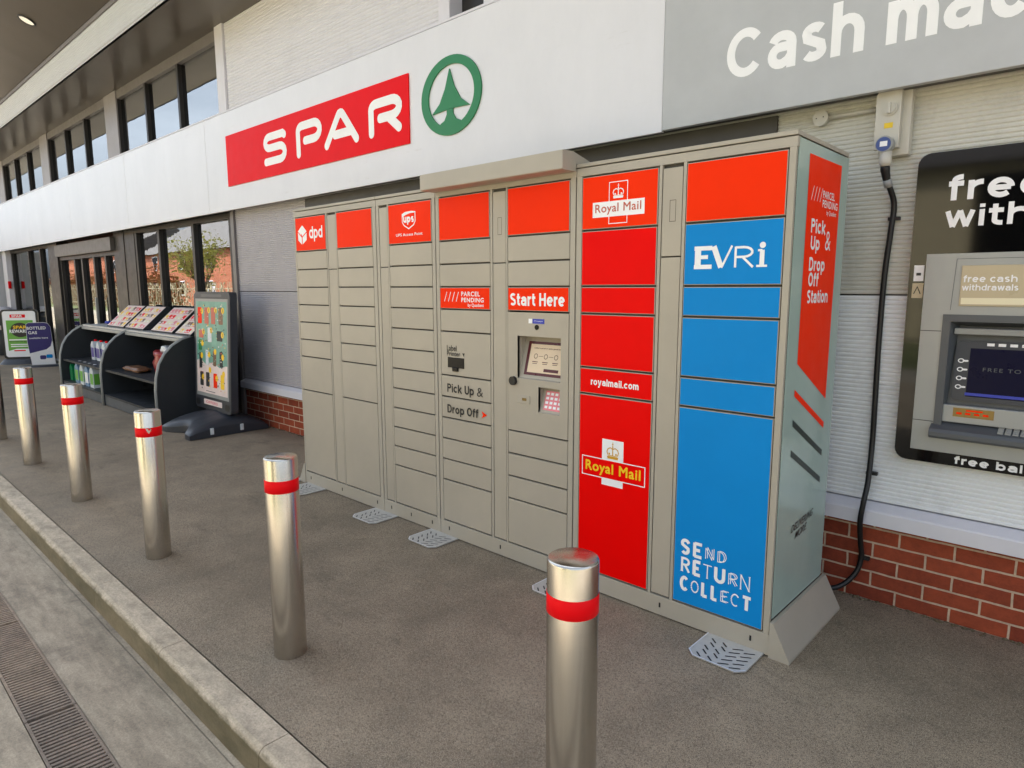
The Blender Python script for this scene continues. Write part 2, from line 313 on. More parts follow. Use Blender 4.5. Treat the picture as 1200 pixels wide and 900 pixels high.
def grot(body, w=.2):       # grotesque letters as centre lines, cap height 1; returns paths and total width
    h = w / 2; X = .75; B = .66; out = []; x = 0.0
    def bowl(cx, d0, d1, cy=None, ry=None, rx=None, n=14): cy = X / 2 if cy is None else cy; return arc(cx, cy, (B / 2 - h) if rx is None else rx, (X / 2 - h) if ry is None else ry, d0, d1, n)
    def arch(x0, x1, foot=0): c = (x0 + x1) / 2; return arc(c, X - h - .24, (x1 - x0) / 2, .24, 180, 0, 10) + [(x1, foot)]
    sp = lambda t, b, W: arc(W / 2, t - (t - b) * .27, W / 2 - h - .01, (t - b) * .27 - h, 30, 180, 8) + [(W * .24, b + (t - b) * .60), (W * .76, b + (t - b) * .42)] + arc(W / 2, b + (t - b) * .27, W / 2 - h - .005, (t - b) * .27 - h, 0, -152, 8)
    for ch in body:
        W = B
        if ch == 'o': p = [bowl(B / 2, 0, 360, n=24)]
        elif ch == 'c': p = [bowl(B / 2, 40, 320, n=18)]; W = B * .95
        elif ch == 'e': p = [[(h, X * .5), (B - h * 1.1, X * .5)], bowl(B / 2, 0, 315, n=20)]
        elif ch == 'a': p = [arc(B / 2 - .01, X - h - .17, B / 2 - h - .01, .17, 165, 0, 9) + [(B - h - .02, 0)], [(B - h - .02, X * .57), (B * .45, X * .57)] + arc(B * .42, X * .57 - (X * .57 - h) / 2, B * .42 - h, (X * .57 - h) / 2, 90, 270, 10) + [(B * .5, h), (B - h - .1, h + .06), (B - h - .02, h + .16)]]
        elif ch == 's': W = .55; p = [sp(X, 0, W)]
        elif ch == 'h': p = [[(h, 0), (h, 1)], arch(h, B - h)]
        elif ch == 'n': p = [[(h, 0), (h, X)], arch(h, B - h)]
        elif ch == 'm': W = .92; p = [[(h, 0), (h, X)], arch(h, W / 2), arch(W / 2, W - h)]
        elif ch == 'r': W = .38; p = [[(h, 0), (h, X)], [(h, X - .3)] + arc(.36, X - .34, .36 - h, .34 - h, 170, 85, 6)]
        elif ch == 'u': p = [[(h, X)] + arc(B / 2, h + .24, B / 2 - h, .24, 180, 360, 10) + [(B - h, X)], [(B - h, 0), (B - h, X * .6)]]
        elif ch == 'i': W = w; p = [[(h, 0), (h, X)], [(h, 1 - w * .9), (h, 1)]]
        elif ch == 'l': W = w; p = [[(h, 0), (h, 1)]]
        elif ch == 't': W = .40; p = [[(.17, .95)] + arc(.36, h + .13, .19, .13, 180, 280, 6), [(0, X - h), (.40, X - h)]]
        elif ch == 'f': W = .38; p = [[(.15, 0), (.15, .78)] + arc(.34, .80, .19, .20 - h, 180, 85, 6), [(0, X - h), (.38, X - h)]]
        elif ch == 'k': p = [[(h, 0), (h, 1)], [(B - h, X - .02), (h + .02, X * .36)], [(B * .40, X * .52), (B - h + .04, 0)]]
        elif ch == 'p': p = [[(h, -.27), (h, X)], bowl(B / 2, 0, 360, n=24)]
        elif ch == 'q': p = [[(B - h, -.27), (B - h, X)], bowl(B / 2, 0, 360, n=24)]
        elif ch == 'd': p = [[(B - h, 0), (B - h, 1)], bowl(B / 2, 0, 360, n=24)]
        elif ch == 'b': p = [[(h, 0), (h, 1)], bowl(B / 2, 0, 360, n=24)]
        elif ch == 'w': W = .86; p = [[(h * .8, X), (W * .28, 0)], [(W * .28, 0), (W * .5, X)], [(W * .5, X), (W * .72, 0)], [(W * .72, 0), (W - h * .8, X)]]
        elif ch == 'y': p = [[(h * .8, X), (B / 2, 0)], [(B - h * .8, X), (B * .36, -.2), (B * .1, -.22)]]
        elif ch == '.': W = w; p = [[(h, 0), (h, w * .95)]]
        elif ch == 'C': W = .92; p = [arc(W / 2, .5, W / 2 - h, .5 - h, 40, 320, 28)]
        elif ch == 'O': W = .80; p = [arc(W / 2, .5, W / 2 - h, .5 - h, 0, 360, 28)]
        elif ch == 'S': W = .68; p = [sp(1, 0, W)]
        elif ch == 'H': W = .72; p = [[(h, 0), (h, 1)], [(W - h, 0), (W - h, 1)], [(h, .52), (W - h, .52)]]
        elif ch == 'P': W = .66; p = [[(h, 0), (h, 1)], [(h, 1 - h)] + arc(W - .27, .71, .27 - h, .29 - h, 90, -90, 10) + [(h, .42 + h)]]
        elif ch == 'D': W = .72; p = [[(h, 0), (h, 1)], [(h, 1 - h)] + arc(W * .45, .5, W * .55 - h, .5 - h, 90, -90, 14) + [(h, h)]]
        elif ch == 'U': W = .70; p = [[(h, 1)] + arc(W / 2, .34, W / 2 - h, .34 - h, 180, 360, 12) + [(W - h, 1)]]
        elif ch == ' ': W = .24; p = []
        else: raise ValueError(ch)
        out += [[(x + a, b) for a, b in q] for q in p]; x += W + .10
    return out, x - .10
def gtext(mb, P, body, a0, a1, b0, cap, w=.2):   # grotesque word: left, right, baseline, cap height
    paths, W = grot(body, w); sx = (a1 - a0) / W; L = LIFT(P); wd = w * (cap + sx) / 2
    for i, p in enumerate(paths): mb.stroke(lambda a, b, i=i: tuple(Vector(P(a, b)) + L * ((i % 12) * .00007)), [(a0 + a * sx, b0 + b * cap) for a, b in p], wd, 'butt')
    return mb
def rrect(a0, a1, b0, b1, r, n=5):
    return arc(a1 - r, b1 - r, r, r, 0, 90, n) + arc(a0 + r, b1 - r, r, r, 90, 180, n) + arc(a0 + r, b0 + r, r, r, 180, 270, n) + arc(a1 - r, b0 + r, r, r, 270, 360, n)
def ribs(mb, x0, x1, z0, z1, y, pitch=.021, dep=.005):
    n = max(1, round((z1 - z0) / pitch)); p = (z1 - z0) / n; prof = []
    for i in range(n):
        z = z0 + i * p; prof += [(y, z), (y - dep, z + p * .22), (y - dep, z + p * .62), (y, z + p * .84)]
    prof.append((y, z1)); vs = [(x, yy, zz) for x in (x0, x1) for yy, zz in prof]; k = len(prof)
    mb.add(vs, [(i, k + i, k + i + 1, i + 1) for i in range(k - 1)]); mb.box(x0, x1, y + .001, y + .03, z0, z1); return mb

# ------------------------------------------------------------------ ground
def sheet(name, mat, x0, x1, y0, y1, z):
    return struct(MB().add([(x0, y0, z), (x1, y0, z), (x1, y1, z), (x0, y1, z)], [(0, 1, 2, 3)]).build(name, mat))
sheet('ground', 'forecourt', -600, 600, -600, 600, -.135)
sheet('pavement', 'asphalt', -60, 14, -1.617, 6, 0)
sheet('road', 'concrete', -60, 14, -9.0, -2.215, -.12); sheet('gutter', 'concrete', -60, 14, -2.035, -1.7655, -.12); sheet('gutter', 'concrete', -60, 14, -1.763, -1.70, -.12)
kb = MB(); x = -1.045
for i in range(-14, 60):
    a, b = x - (i + 1) * .914 + .004, x - i * .914
    prof = [(-1.742, -.2), (-1.735, -.02), (-1.728, -.007), (-1.715, .002), (-1.624, .003), (-1.624, -.2)]
    kb.prism(prof, lambda p, q, a=a: (a, p, q), lambda p, q, b=b: (b, p, q))
struct(kb.build('kerb', 'kerb_stone'))
db = MB(); x0 = -14.0
while x0 < 5:
    db.box(x0, x0 + 1.0 - .006, -2.21, -2.04, -.16, -.134); db.box(x0, x0 + .994, -2.212, -2.202, -.134, -.117); db.box(x0, x0 + .994, -2.048, -2.038, -.134, -.117)
    for i in range(42):
        xa = x0 + .004 + i * .0235; db.add([(xa + dx + sk, y, z) for y, sk in ((-2.202, 0), (-2.048, .006)) for dx in (0, .0125) for z in (-.134, -.119)], [(0, 1, 3, 2), (4, 6, 7, 5), (0, 4, 5, 1), (2, 3, 7, 6), (0, 2, 6, 4), (1, 5, 7, 3)])
    x0 += 1.0
tag(db.build('drain_channel', 'drain_iron'), 'rusty ribbed iron drain channel set in the concrete beside the kerb', 'drain')

ml = MB(); mr = random.Random(11)
for _ in range(420):
    x = mr.choice((mr.uniform(.02, 2.2), mr.uniform(-6.5, -3.8))); r_ = mr.uniform(.003, .011); bm = bmesh.new(); bmesh.ops.create_icosphere(bm, subdivisions=1, radius=r_); yy = .856 - abs(mr.gauss(0, .014)); sq = mr.uniform(.4, .8)
    for v in bm.verts: v.co = Vector((x + v.co.x * mr.uniform(.8, 1.5), yy + v.co.y, max(.0005, v.co.z * sq + r_ * .2)))
    ml.bm(bm, True)
mo = ml.build('moss', 'moss'); mo['kind'] = 'stuff'; mo['label'] = 'grit and moss gathered along the foot of the brick base'; mo['category'] = 'moss'
# ------------------------------------------------------------------ shop building
shop = thing('shop_building', (-6, .95, 0), 'shop front with white band, ribbed cladding, brick base and row of upper windows', 'building')
WY = .86
for (xa, xb) in ((-6.55, 4.2),):
    MB().box(xa, xb, WY, WY + .2, -.1, .402).build('brick_base', 'red_brick', shop)
    MB().prism([(.795, .405), (.795, .47), (.80, .478), (.862, .505), (1.05, .505), (1.05, .405)], lambda p, q: (xa, p, q), lambda p, q: (xb, p, q)).build('sill', 'white_frame', shop)
    for (z0, z1) in ((.512, 1.509), (1.516, 2.43)):
        ribs(MB(), -2.0, xb, z0, z1, WY).build('ribbed_panel', 'ribbed_white' if z0 < 1 else 'ribbed_white_top_shade', shop); ribs(MB(), xa, -2.006, z0, z1, WY).build('ribbed_panel', 'ribbed_white_left_shade', shop)  # upper and left panels carry their dimness in the cladding colour
MB().box(-6.545, 4.2, .894, .93, .5, 2.43).build('wall_lining', 'dark_frame', shop)
MB().box(-5.0, -.42, .836, .868, 2.235, 2.408).build('shade_strip', 'shade_strip_grey', shop)  # dark strip painting in the shade between the band and the locker top
MB().box(-6.63, -6.553, .83, 1.05, 0, 2.43, .004).build('corner_trim', 'mid_frame', shop)
# fascia band: separate white panels with open joints
for xa, xb in ((-6.9, -1.012), (-9.615, -6.904), (-12.455, -9.62), (-15.4, -12.46), (-18.4, -15.405), (-23.0, -18.405)):
    MB().box(xa, xb, .72, .745, 2.40, 3.42, .003).build('fascia_panel', 'white_cladding', shop)
MB().box(-23, 4.2, .747, 1.04, 2.436, 2.47).build('soffit', 'dark_frame', shop)
MB().box(-23, 4.2, .747, .80, 2.41, 2.434).build('soffit_channel', 'dark_frame', shop)
MB().box(-23, 4.2, .722, 1.2, 3.424, 3.44).build('ledge', 'white_frame', shop)
# upper storey
ribs(MB(), -6.70, -3.06, 3.47, 4.5, .93, .032, .006).build('ribbed_panel', 'ribbed_warm', shop)
MB().box(-6.90, -6.705, .90, 1.1, 3.44, 4.5, .003).build('corner_trim', 'white_frame', shop); MB().box(-3.055, -2.93, .89, 1.1, 3.44, 4.5, .003).build('corner_trim', 'white_frame', shop)
MB().box(-2.62, 4.2, .94, 1.1, 3.44, 4.5).build('upper_wall', 'white_cladding', shop); MB().box(-2.93, -2.62, 1.02, 1.1, 3.44, 4.5).build('recess', 'dark_frame', shop)
for k in range(4):
    xr = -6.93 - k * 3.98; xl = xr - 3.43
    f = MB(); f.box(xl, xr, .93, 1.06, 4.34, 4.46).box(xl, xr, .93, 1.06, 3.44, 3.49)
    win = f.build('window', 'mid_frame', shop)
    for j in range(1, 4):
        xm = xr - j * (3.43 / 3); MB().box(xm - .06, xm - .0, .935, 1.05, 3.49, 4.34, .003).build('mullion', 'dark_frame', win)
    for j in range(3):
        a, b = xl + j * 3.43 / 3 + .004, xl + (j + 1) * 3.43 / 3 - .064
        MB().box(a, b, .985, .993, 3.492, 4.338).build('pane', 'window_glass', win)
    MB().box(xl - .55, xl - .005, .915, 1.06, 3.44, 4.46, .003).build('post', 'post_grey', shop)
    MB().box(xl - .5, xr, 2.4, 2.45, 3.44, 4.4).build('room_lining', 'dark_frame', shop)
MB().box(-30, 4.2, .255, 1.1, 4.462, 4.50).build('eaves_soffit', 'soffit_panel', shop)
for k in range(8):
    xb = -3.2 - (k - 0) * 3.6 + .01; xb = -10.39 + (2 - k) * 3.6; ribs(MB(), xb - 3.594, xb, 4.462, 4.83, .255, .03, .005).build('eaves_band', 'ribbed_band', shop)
MB().box(-30, 4.2, .235, .285, 4.832, 4.88, .004).build('eaves_trim', 'mid_frame', shop)
cz = lambda y: 4.885 + .42 * (.235 - y)
cn = MB(); cn.prism([(.235, cz(.235)), (-1.05, cz(-1.05)), (-1.05, cz(-1.05) + .35), (.235, cz(-1.05) + .35)], lambda p, q: (-34, p, q), lambda p, q: (4.2, p, q)); cn.build('canopy', 'soffit_panel', shop)
MB().box(-34, 4.2, .24, 14, 4.885, 6.2).build('roof', 'roof_slate', shop)
MB().box(-34, -30.0, 1.2, 14, -.1, 4.88).box(4.0, 4.2, 1.06, 14, -.1, 4.88).box(-30, 4.0, 6.5, 6.7, -.1, 4.88).build('rear_wall', 'red_brick', shop)
MB().box(-30, 4.0, 1.3, 6.4, 3.1, 3.38).build('inner_ceiling', 'dark_frame', shop)
# downlights in the canopy
for dx in (-10.044, -16.2, -22.4):
    y = -.17; d = MB(); nrm = Vector((0, -.42, -1)).normalized(); ax = Vector((1, 0, 0)); bx = nrm.cross(ax); ce = Vector((dx, y, cz(y)))
    vs = []; n = 24; prof = [(.105, .0), (.105, .012), (.088, .016), (.078, -.02)]
    for j in range(n):
        a = 2 * math.pi * j / n
        for r, h in prof: vs.append(ce + (ax * math.cos(a) + bx * math.sin(a)) * r + nrm * h)
    k = len(prof); d.add(vs, [(j * k + i, ((j + 1) % n) * k + i, ((j + 1) % n) * k + i + 1, j * k + i + 1) for j in range(n) for i in range(k - 1)], True)
    dl = d.build('downlight', 'black_print', shop)
    MB().add([ce + (ax * math.cos(2 * math.pi * j / n) + bx * math.sin(2 * math.pi * j / n)) * .086 + nrm * .006 for j in range(n)], [list(range(n))]).build('lamp', 'lamp_glow', dl)
# ground floor glazing: window bay, door bay, far window bay
GY = .95
def bay(name, xl, xr, muls, z0, z1, jw=.09, sillz=None):
    f = MB(); f.box(xl, xr, GY - .05, GY + .08, z1 - .06, z1).box(xl, xr, GY - .05, GY + .08, z0, z0 + .06)
    xs = [xr] + list(muls) + [xl]
    for i, xm in enumerate(xs):
        a = xm - jw if i == 0 else (xm if i == len(xs) - 1 else xm - jw / 2); f.box(a, a + jw, GY - .042, GY + .085, z0 + .001, z1 - .001, .003)
    wd = f.build(name, 'dark_frame', shop); lim = [xr - jw] + [v for m_ in muls for v in (m_ + jw / 2, m_ - jw / 2)] + [xl + jw]
    for i in range(0, len(lim), 2): MB().box(lim[i + 1] + .002, lim[i] - .002, GY + .01, GY + .018, z0 + .062, z1 - .062).build('pane', 'window_glass', wd)
    return wd
bay('window', -10.02, -6.78, (-7.90, -9.08), .40, 2.42, .075)
MB().box(-10.46, -10.025, GY - .05, GY + .2, 0, 2.43, .004).build('dark_pillar', 'dark_frame', shop)
MB().box(-10.02, -6.78, GY - .05, GY + .1, 0, .398).build('stall_riser', 'dark_frame', shop)
MB().box(-6.775, -6.635, GY - .04, GY + .1, 0, 2.43).build('jamb', 'mid_frame', shop)
MB().box(-10.92, -10.465, GY - .06, GY + .12, 0, 2.43, .004).build('door_pillar', 'dark_frame', shop)
dr = bay('door', -14.2, -10.925, (-11.48, -12.1, -12.8, -13.25), 0, 2.14, .08)
MB().box(-12.02, -11.98, GY - .1, GY - .06, .7, 1.4, .008).build('handle', 'edge_grey', dr)
MB().box(-14.2, -10.905, GY - .12, GY + .1, 2.145, 2.36, .006).build('door_operator', 'operator_grey', shop)
MB().box(-14.85, -14.205, GY - .08, GY + .12, 0, 2.43, .004).build('door_pillar', 'dark_frame', shop)
bay('window', -18.4, -14.855, (-15.7, -16.7), .02, 2.42, .09)
MB().box(-18.8, -18.405, GY - .14, GY + .12, 0, 2.43, .004).build('end_jamb', 'white_frame', shop)
MB().box(-19.1, -18.9, .25, 1.6, .5, 2.43).build('return_wall', 'grey_sign', shop); MB().box(-19.1, -18.895, .245, 1.6, 0, .498).build('brick_base', 'red_brick', shop)
tag(MB().box(-18.405, -18.37, .80, .86, 1.55, 1.72, .006).build('alarm_box', 'signal_red'), 'small red fire alarm call point on the far end jamb', 'alarm box')
# inside the shop, dim
MB().box(-18.5, -6.7, 4.4, 4.5, .001, 3.08).build('inner_wall', 'shelf_grey', shop)
rk = MB(); 
for i in range(9):
    for j in range(5):
        rk.k = random.randrange(5); z = .35 + i * .17; xx = -13.55 + j * .13; rk.add([(xx, 1.35, z), (xx + .11, 1.35, z), (xx + .11, 1.41, z + .14), (xx, 1.41, z + .14)], [(0, 1, 2, 3)])
rk.k = 5; rk.box(-13.62, -12.86, 1.42, 1.46, 0, 2.0)
tag(rk.build('magazine_rack', ['white_vinyl', 'pink_print', 'teal_print', 'yellow_vinyl', 'signal_red', 'shelf_grey']), 'tall magazine rack just inside the shop door glass', 'magazine rack')

# ------------------------------------------------------------------ signs on the band
sg = thing('shop_sign', (-4.8, .72, 2.64), 'red rectangular shop sign with white rounded capitals on the white band', 'sign')
MB().prism([(-6.355, 2.646), (-3.208, 2.652), (-3.208, 3.164), (-6.355, 3.172)], FR(.7195), FR(.708)).build('panel', 'signal_red', sg)
sp = MB(); WD = .073
lay = [0]
def Lz(x0, z0, sx, sz):
    lay[0] += 1; y = .7065 - lay[0] * .0002
    return lambda a, b: (x0 + a * sx, y, z0 + b * sz)
def glyph(x0, x1, z0, z1, paths):
    for p in paths:
        y = .7065 - lay[0] * .00025; lay[0] += 1
        sp.stroke(FR(y), [(x0 + WD / 2 + a * (x1 - x0 - WD), z0 + WD / 2 + b * (z1 - z0 - WD)) for a, b in p], WD)
glyph(-5.515, -5.065, 2.755, 3.06, [[(1, .93)] + arc(.9, 1, .0, .0, 0, 0, 1)[:0] + [(.93, 1)] + arc(.22, .77, .22, .23, 90, 270, 8) + arc(.75, .27, .25, .27, 90, -90, 8) + [(.0, .0)]])
glyph(-4.89, -4.435, 2.749, 3.065, [[(.02, 0), (.02, .8)] + arc(.2, .8, .18, .2, 180, 90, 5) + arc(.74, .72, .26, .28, 90, -90, 9) + [(.34, .44)]])
glyph(-4.40, -3.87, 2.757, 3.07, [[(0, 0), (.42, .93)] + arc(.5, .9, .08, .1, 160, 20, 4) + [(.58, .93), (1, 0)], [(.30, .3), (.86, .3)]])
glyph(-3.735, -3.285, 2.757, 3.05, [[(.02, 0), (.02, .8)] + arc(.2, .8, .18, .2, 180, 90, 5) + arc(.74, .73, .26, .27, 90, -90, 9) + [(.34, .46)], [(.62, .46), (.98, .0)]])
sp.build('lettering', 'white_vinyl', sg)
tr = thing('tree_sign', (-2.736, .72, 2.64), 'green ring sign with a fir tree on the white band', 'sign')
cx, czr = -2.736, 2.9135; tm = MB(); N = 48
outer = arc(cx, czr, .319, .2715, 0, 360, N)[:-1]; inner = arc(cx + .004, czr + .0, .245, .212, 0, 360, N)[:-1]
for y0, y1 in ((.7195, .708),):
    n = N; vs = [(a, y1, b) for a, b in outer] + [(a, y1, b) for a, b in inner] + [(a, y0, b) for a, b in outer] + [(a, y0, b) for a, b in inner]
    tm.add(vs, [(i, n + i, n + (i + 1) % n, (i + 1) % n) for i in range(n)] + [(i, (i + 1) % n, 2 * n + (i + 1) % n, 2 * n + i) for i in range(n)] + [(n + i, 3 * n + i, 3 * n + (i + 1) % n, n + (i + 1) % n) for i in range(n)])
tm.build('ring', 'sign_green', tr)
lf = [(-2.742, 3.098), (-2.79, 2.97), (-2.85, 2.875), (-2.935, 2.812)]; rt = [(-2.535, 2.818), (-2.63, 2.88), (-2.695, 2.975)]
MB().prism(lf + [(-2.742, 2.826)] + rt, FR(.7195), FR(.7085)).prism([(-2.775, 2.66)] + [(-2.775, 2.824), (-2.71, 2.824), (-2.71, 2.66)], FR(.7192), FR(.7088)).prism([(-2.87, 2.70), (-2.84, 2.735), (-2.80, 2.75), (-2.775, 2.79), (-2.71, 2.79), (-2.68, 2.75), (-2.64, 2.735), (-2.60, 2.70)], FR(.7191), FR(.7083)).build('fir_tree', 'sign_green', tr)
cs = thing('cash_sign', (1.5, .72, 2.4), 'grey sign board with large white cash machine lettering', 'sign')
MB().box(-1.004, 4.0, .708, .745, 2.405, 3.42, .003).build('panel', 'grey_sign', cs)
gtext(MB(), FR(.7074), 'Cash machine', -.640, 1.12, 2.590, .232, .195).build('lettering', 'white_vinyl', cs)

# ------------------------------------------------------------------ parcel locker bank
LK = thing('parcel_locker_bank', (-1.87, .3, 0), 'long beige parcel locker bank with orange, red and blue doors beside the shop wall', 'parcel locker')
XL, XR, H, DEP = -3.737, 0.0, 2.116, .619
body = MB(); body.box(XL + .003, -1.512, .016, DEP, .012, H - .004).box(-1.078, XR - .004, .016, DEP, .012, H - .004).box(-1.5115, -1.0785, .016, DEP - .001, .013, .760).box(-1.5115, -1.0785, .016, DEP - .001, 1.426, H - .005).box(-1.5115, -1.0785, .11, DEP - .001, .761, 1.425); body.build('cabinet', 'gap_dark', LK)
fr = MB()
mods = [(-3.737, -2.691), (-2.687, -2.098), (-2.094, -1.047), (-1.043, 0.0)]
cols = [(-3.713, -3.297), (-3.152, -2.735), (-2.552, -2.133), (-2.062, -1.642), (-1.504, -1.085), (-1.008, -.594), (-.455, -.033)]
strips = [(-3.275, -3.172), (-2.655, -2.574), (-1.618, -1.523), (-.572, -.477)]
holes = sorted(cols + strips); G = .004
for (a, b) in mods:
    hs = [h for h in holes if a - .001 <= h[0] and h[1] <= b + .001]
    e = a
    for h0, h1 in hs + [(b, b)]:
        if h0 - G - e > .002: fr.box(e, h0 - G, 0, .02, .104 - G, 2.074 + G)
        e = h1 + G
    fr.box(a, b, 0, .02, 2.0745 + G, H); fr.box(a, b, -.001, .02, .007, .1035 - G, .0015)
    fr.box(a, b, -.004, DEP - .002, H + .005, 2.138, .002)
fr.build('frame', 'locker_paint', LK)
sl_ = MB()
for a, b in mods:
    for x in (a + .08, (a + b) / 2, b - .08): sl_.box(x - .004, x + .004, -.0025, .01, .045, .068)
sl_.build('plinth_slot', 'black_print', LK)
rowz = [2.070, 1.821, 1.687, 1.555, 1.423, 1.291, 1.158, 1.026, .894, .763, .632, .501, .369, .1045]
doors = {}
def door(ci, z1, z0, mat='door_paint', label=None, side=None, name='locker_door', lock=True):
    x0, x1 = cols[ci]; t = z1 - .004 if z1 < 2.06 else z1; b_ = z0 + .005
    mb = MB().box(x0, x1, -.0015, .0155, b_, t, .0022)
    if mat == 'door_paint' and name == 'locker_door':      # doors hang a hair out of true
        tx, tz, ty = random.uniform(-.003, .003), random.uniform(-.003, .003), random.uniform(-.0004, .0012); mb.v = [(a + random.choice((-1, 1)) * 0, b + ty + (a - (x0 + x1) / 2) * tx + (c - (b_ + t) / 2) * tz, c) for a, b, c in mb.v]
    o = mb.build(name, 'door_paint', LK, label)
    if mat != 'door_paint': MB().rect(FR(-.0027), x0 + .003, x1 - .003, b_ + .003, t - .003).build('vinyl', mat, o)
    doors[(ci, round(z1, 2))] = o; return o
ov, rv, bv = 'orange_vinyl', 'red_vinyl', 'blue_vinyl'
seq = {0: [(i, i + 1) for i in (1, 2, 3, 4, 5, 6)] + [(7, 9), (9, 13)], 2: [(i, i + 1) for i in range(1, 12)] + [(12, 13)],
       3: [(1, 2), (2, 3), (3, 4, ov), (4, 5), (5, 7, None, 'printer_panel'), (7, 8), (8, 9), (9, 10), (10, 11), (11, 12), (12, 13)],
       4: [(1, 2), (2, 3), (3, 4, ov), (9, 10), (10, 11), (11, 12), (12, 13)],
       5: [(1, 3, rv), (3, 4, rv), (4, 6, rv), (6, 7, rv), (7, 13, rv)], 6: [(1, 3, bv), (3, 4, bv), (4, 6, bv), (6, 7, bv), (7, 13, bv)]}
seq[1] = seq[0]
for ci in range(7):
    door(ci, rowz[0], rowz[1], ov, 'orange top panel', name='header_panel')
    for d in seq[ci]:
        mt = d[2] if len(d) > 2 and d[2] else 'door_paint'
        door(ci, rowz[d[0]], rowz[d[1]], mt, {rv: 'red locker door', bv: 'blue locker door', ov: 'orange locker door'}.get(mt), name=d[3] if len(d) > 3 else 'locker_door')
for a, b in strips:
    for z0, z1 in ((.108, 1.68), (1.686, 2.062)):
        MB().box(a, b, .0012, .0165, z0, z1, .002).build('strip_panel', 'door_paint', LK)
    xm = (a + b) / 2
lo = MB()
for a, b in strips[2:]: 
    xm = (a + b) / 2 + .004; lo.stroke(FR(.0006), [(xm - .014, 1.835), (xm + .014, 1.835), (xm + .014, 1.925), (xm - .014, 1.925)], .0022, closed=True)
lo.build('strip_catch', 'gap_dark', LK)
def D(ci, i): return doors[(ci, round(rowz[i], 2))]
F1, F2, F3, F4 = FR(-.0033), FR(-.0037), FR(-.0041), FR(-.0045)
# courier marks, lettering
o = D(0, 0); mb = MB()
top = [(-3.678, 1.972), (-3.612, 2.014), (-3.553, 1.967), (-3.618, 1.932)]
mb.poly(F1, top[::-1]); mb.poly(F1, [(-3.678, 1.964), (-3.6245, 1.925), (-3.6255, 1.874), (-3.676, 1.905)][::-1]); mb.poly(F1, [(-3.553, 1.958), (-3.6135, 1.925), (-3.6150, 1.874), (-3.556, 1.905)]); gtext(mb, F1, 'dpd', -3.517, -3.336, 1.912, .086, .17); mb.build('lettering', 'white_vinyl', o)
mb = MB(); mb.stroke(F2, [(-3.63, 1.948), (-3.617, 1.926), (-3.6195, 1.885)], .008); mb.build('cube_mark', ov, o)
o = D(2, 0); mb = MB(); sh = [(-2.412, 1.955), (-2.412, 2.005), (-2.38, 2.016), (-2.32, 2.019), (-2.278, 2.014), (-2.278, 1.955), (-2.295, 1.932), (-2.345, 1.909), (-2.393, 1.932)]
mb.poly(F1, sh[::-1]); text(mb, F1, 'UPS Access Point', -2.475, -2.214, 1.870, 1.888, off=.012); mb.build('lettering', 'white_vinyl', o)
mb = MB(); inn = [(-2.405, 1.957), (-2.405, 1.985), (-2.375, 1.998), (-2.33, 2.006), (-2.285, 2.007), (-2.285, 1.957), (-2.30, 1.937), (-2.345, 1.917), (-2.388, 1.937)]
mb.poly(F2, inn[::-1]); mb.build('shield_mark', ov, o); gtext(MB(), F3, 'ups', -2.398, -2.292, 1.951, .047, .23).build('lettering', 'white_vinyl', o)
def crown(mb, P, x0, x1, z0, z1):
    w_, h = x1 - x0, z1 - z0; q = lambda a, b: (x0 + a * w_, z0 + b * h)
    mb.poly(P, [q(.06, 0), q(.94, 0), q(.96, .16), q(.04, .16)])
    mb.stroke(P, [q(.1, .22), q(.02, .42), q(.1, .58), q(.3, .66), q(.47, .6)], .07 * w_, 'butt'); mb.stroke(P, [q(.9, .22), q(.98, .42), q(.9, .58), q(.7, .66), q(.53, .6)], .07 * w_, 'butt')
    mb.stroke(P, [q(.5, .2), q(.5, .78)], .08 * w_, 'butt'); mb.stroke(P, [q(.42, .88), q(.58, .88)], .04 * w_, 'butt'); mb.stroke(P, [q(.5, .79), q(.5, 1)], .05 * w_, 'butt')
    for a in (.22, .5, .78): mb.poly(P, [q(a + .07 * math.cos(t * .785), .3 + .07 * math.sin(t * .785)) for t in range(8)]) if a != .5 else None
    mb.stroke(P, [q(.12, .2), q(.88, .2)], .05 * w_, 'butt')
o = D(5, 0); mb = MB(); mb.stroke(F1, [(-.852, 1.846), (-.752, 1.846), (-.752, 2.033), (-.852, 2.033)], .0035, closed=True); crown(mb, F1, -.832, -.772, 1.959, 2.024); mb.rect(F2, -.945, -.66, 1.878, 1.948); mb.build('postal_mark', 'white_vinyl', o)
text(MB(), F3, 'Royal Mail', -.930, -.677, 1.887, 1.938, bold=.012, off=0, sp=1.06).build('lettering', 'copper_print', o)
o = D(5, 6); gtext(MB(), F1, 'royalmail.com', -.941, -.666, 1.074, .034, .20).build('lettering', 'white_vinyl', o)
o = D(5, 7); mb = MB(); mb.rect(F1, -.866, -.742, .58, .813); mb.build('postal_mark', 'white_vinyl', o)
MB().rect(F2, -.987, -.618, .612, .711).build('red_box', 'red_vinyl', o); mb = MB(); mb.stroke(F3, [(-.985, .614), (-.620, .614), (-.620, .709), (-.985, .709)], .0045, closed=True); mb.build('box_outline', 'white_vinyl', o)
text(MB(), F4, 'Royal Mail', -.965, -.642, .624, .692, bold=.03, off=0, sp=1.1).build('lettering', 'yellow_vinyl', o); mb = MB(); crown(mb, F3, -.838, -.768, .718, .802); mb.build('crown', 'gold_print', o)
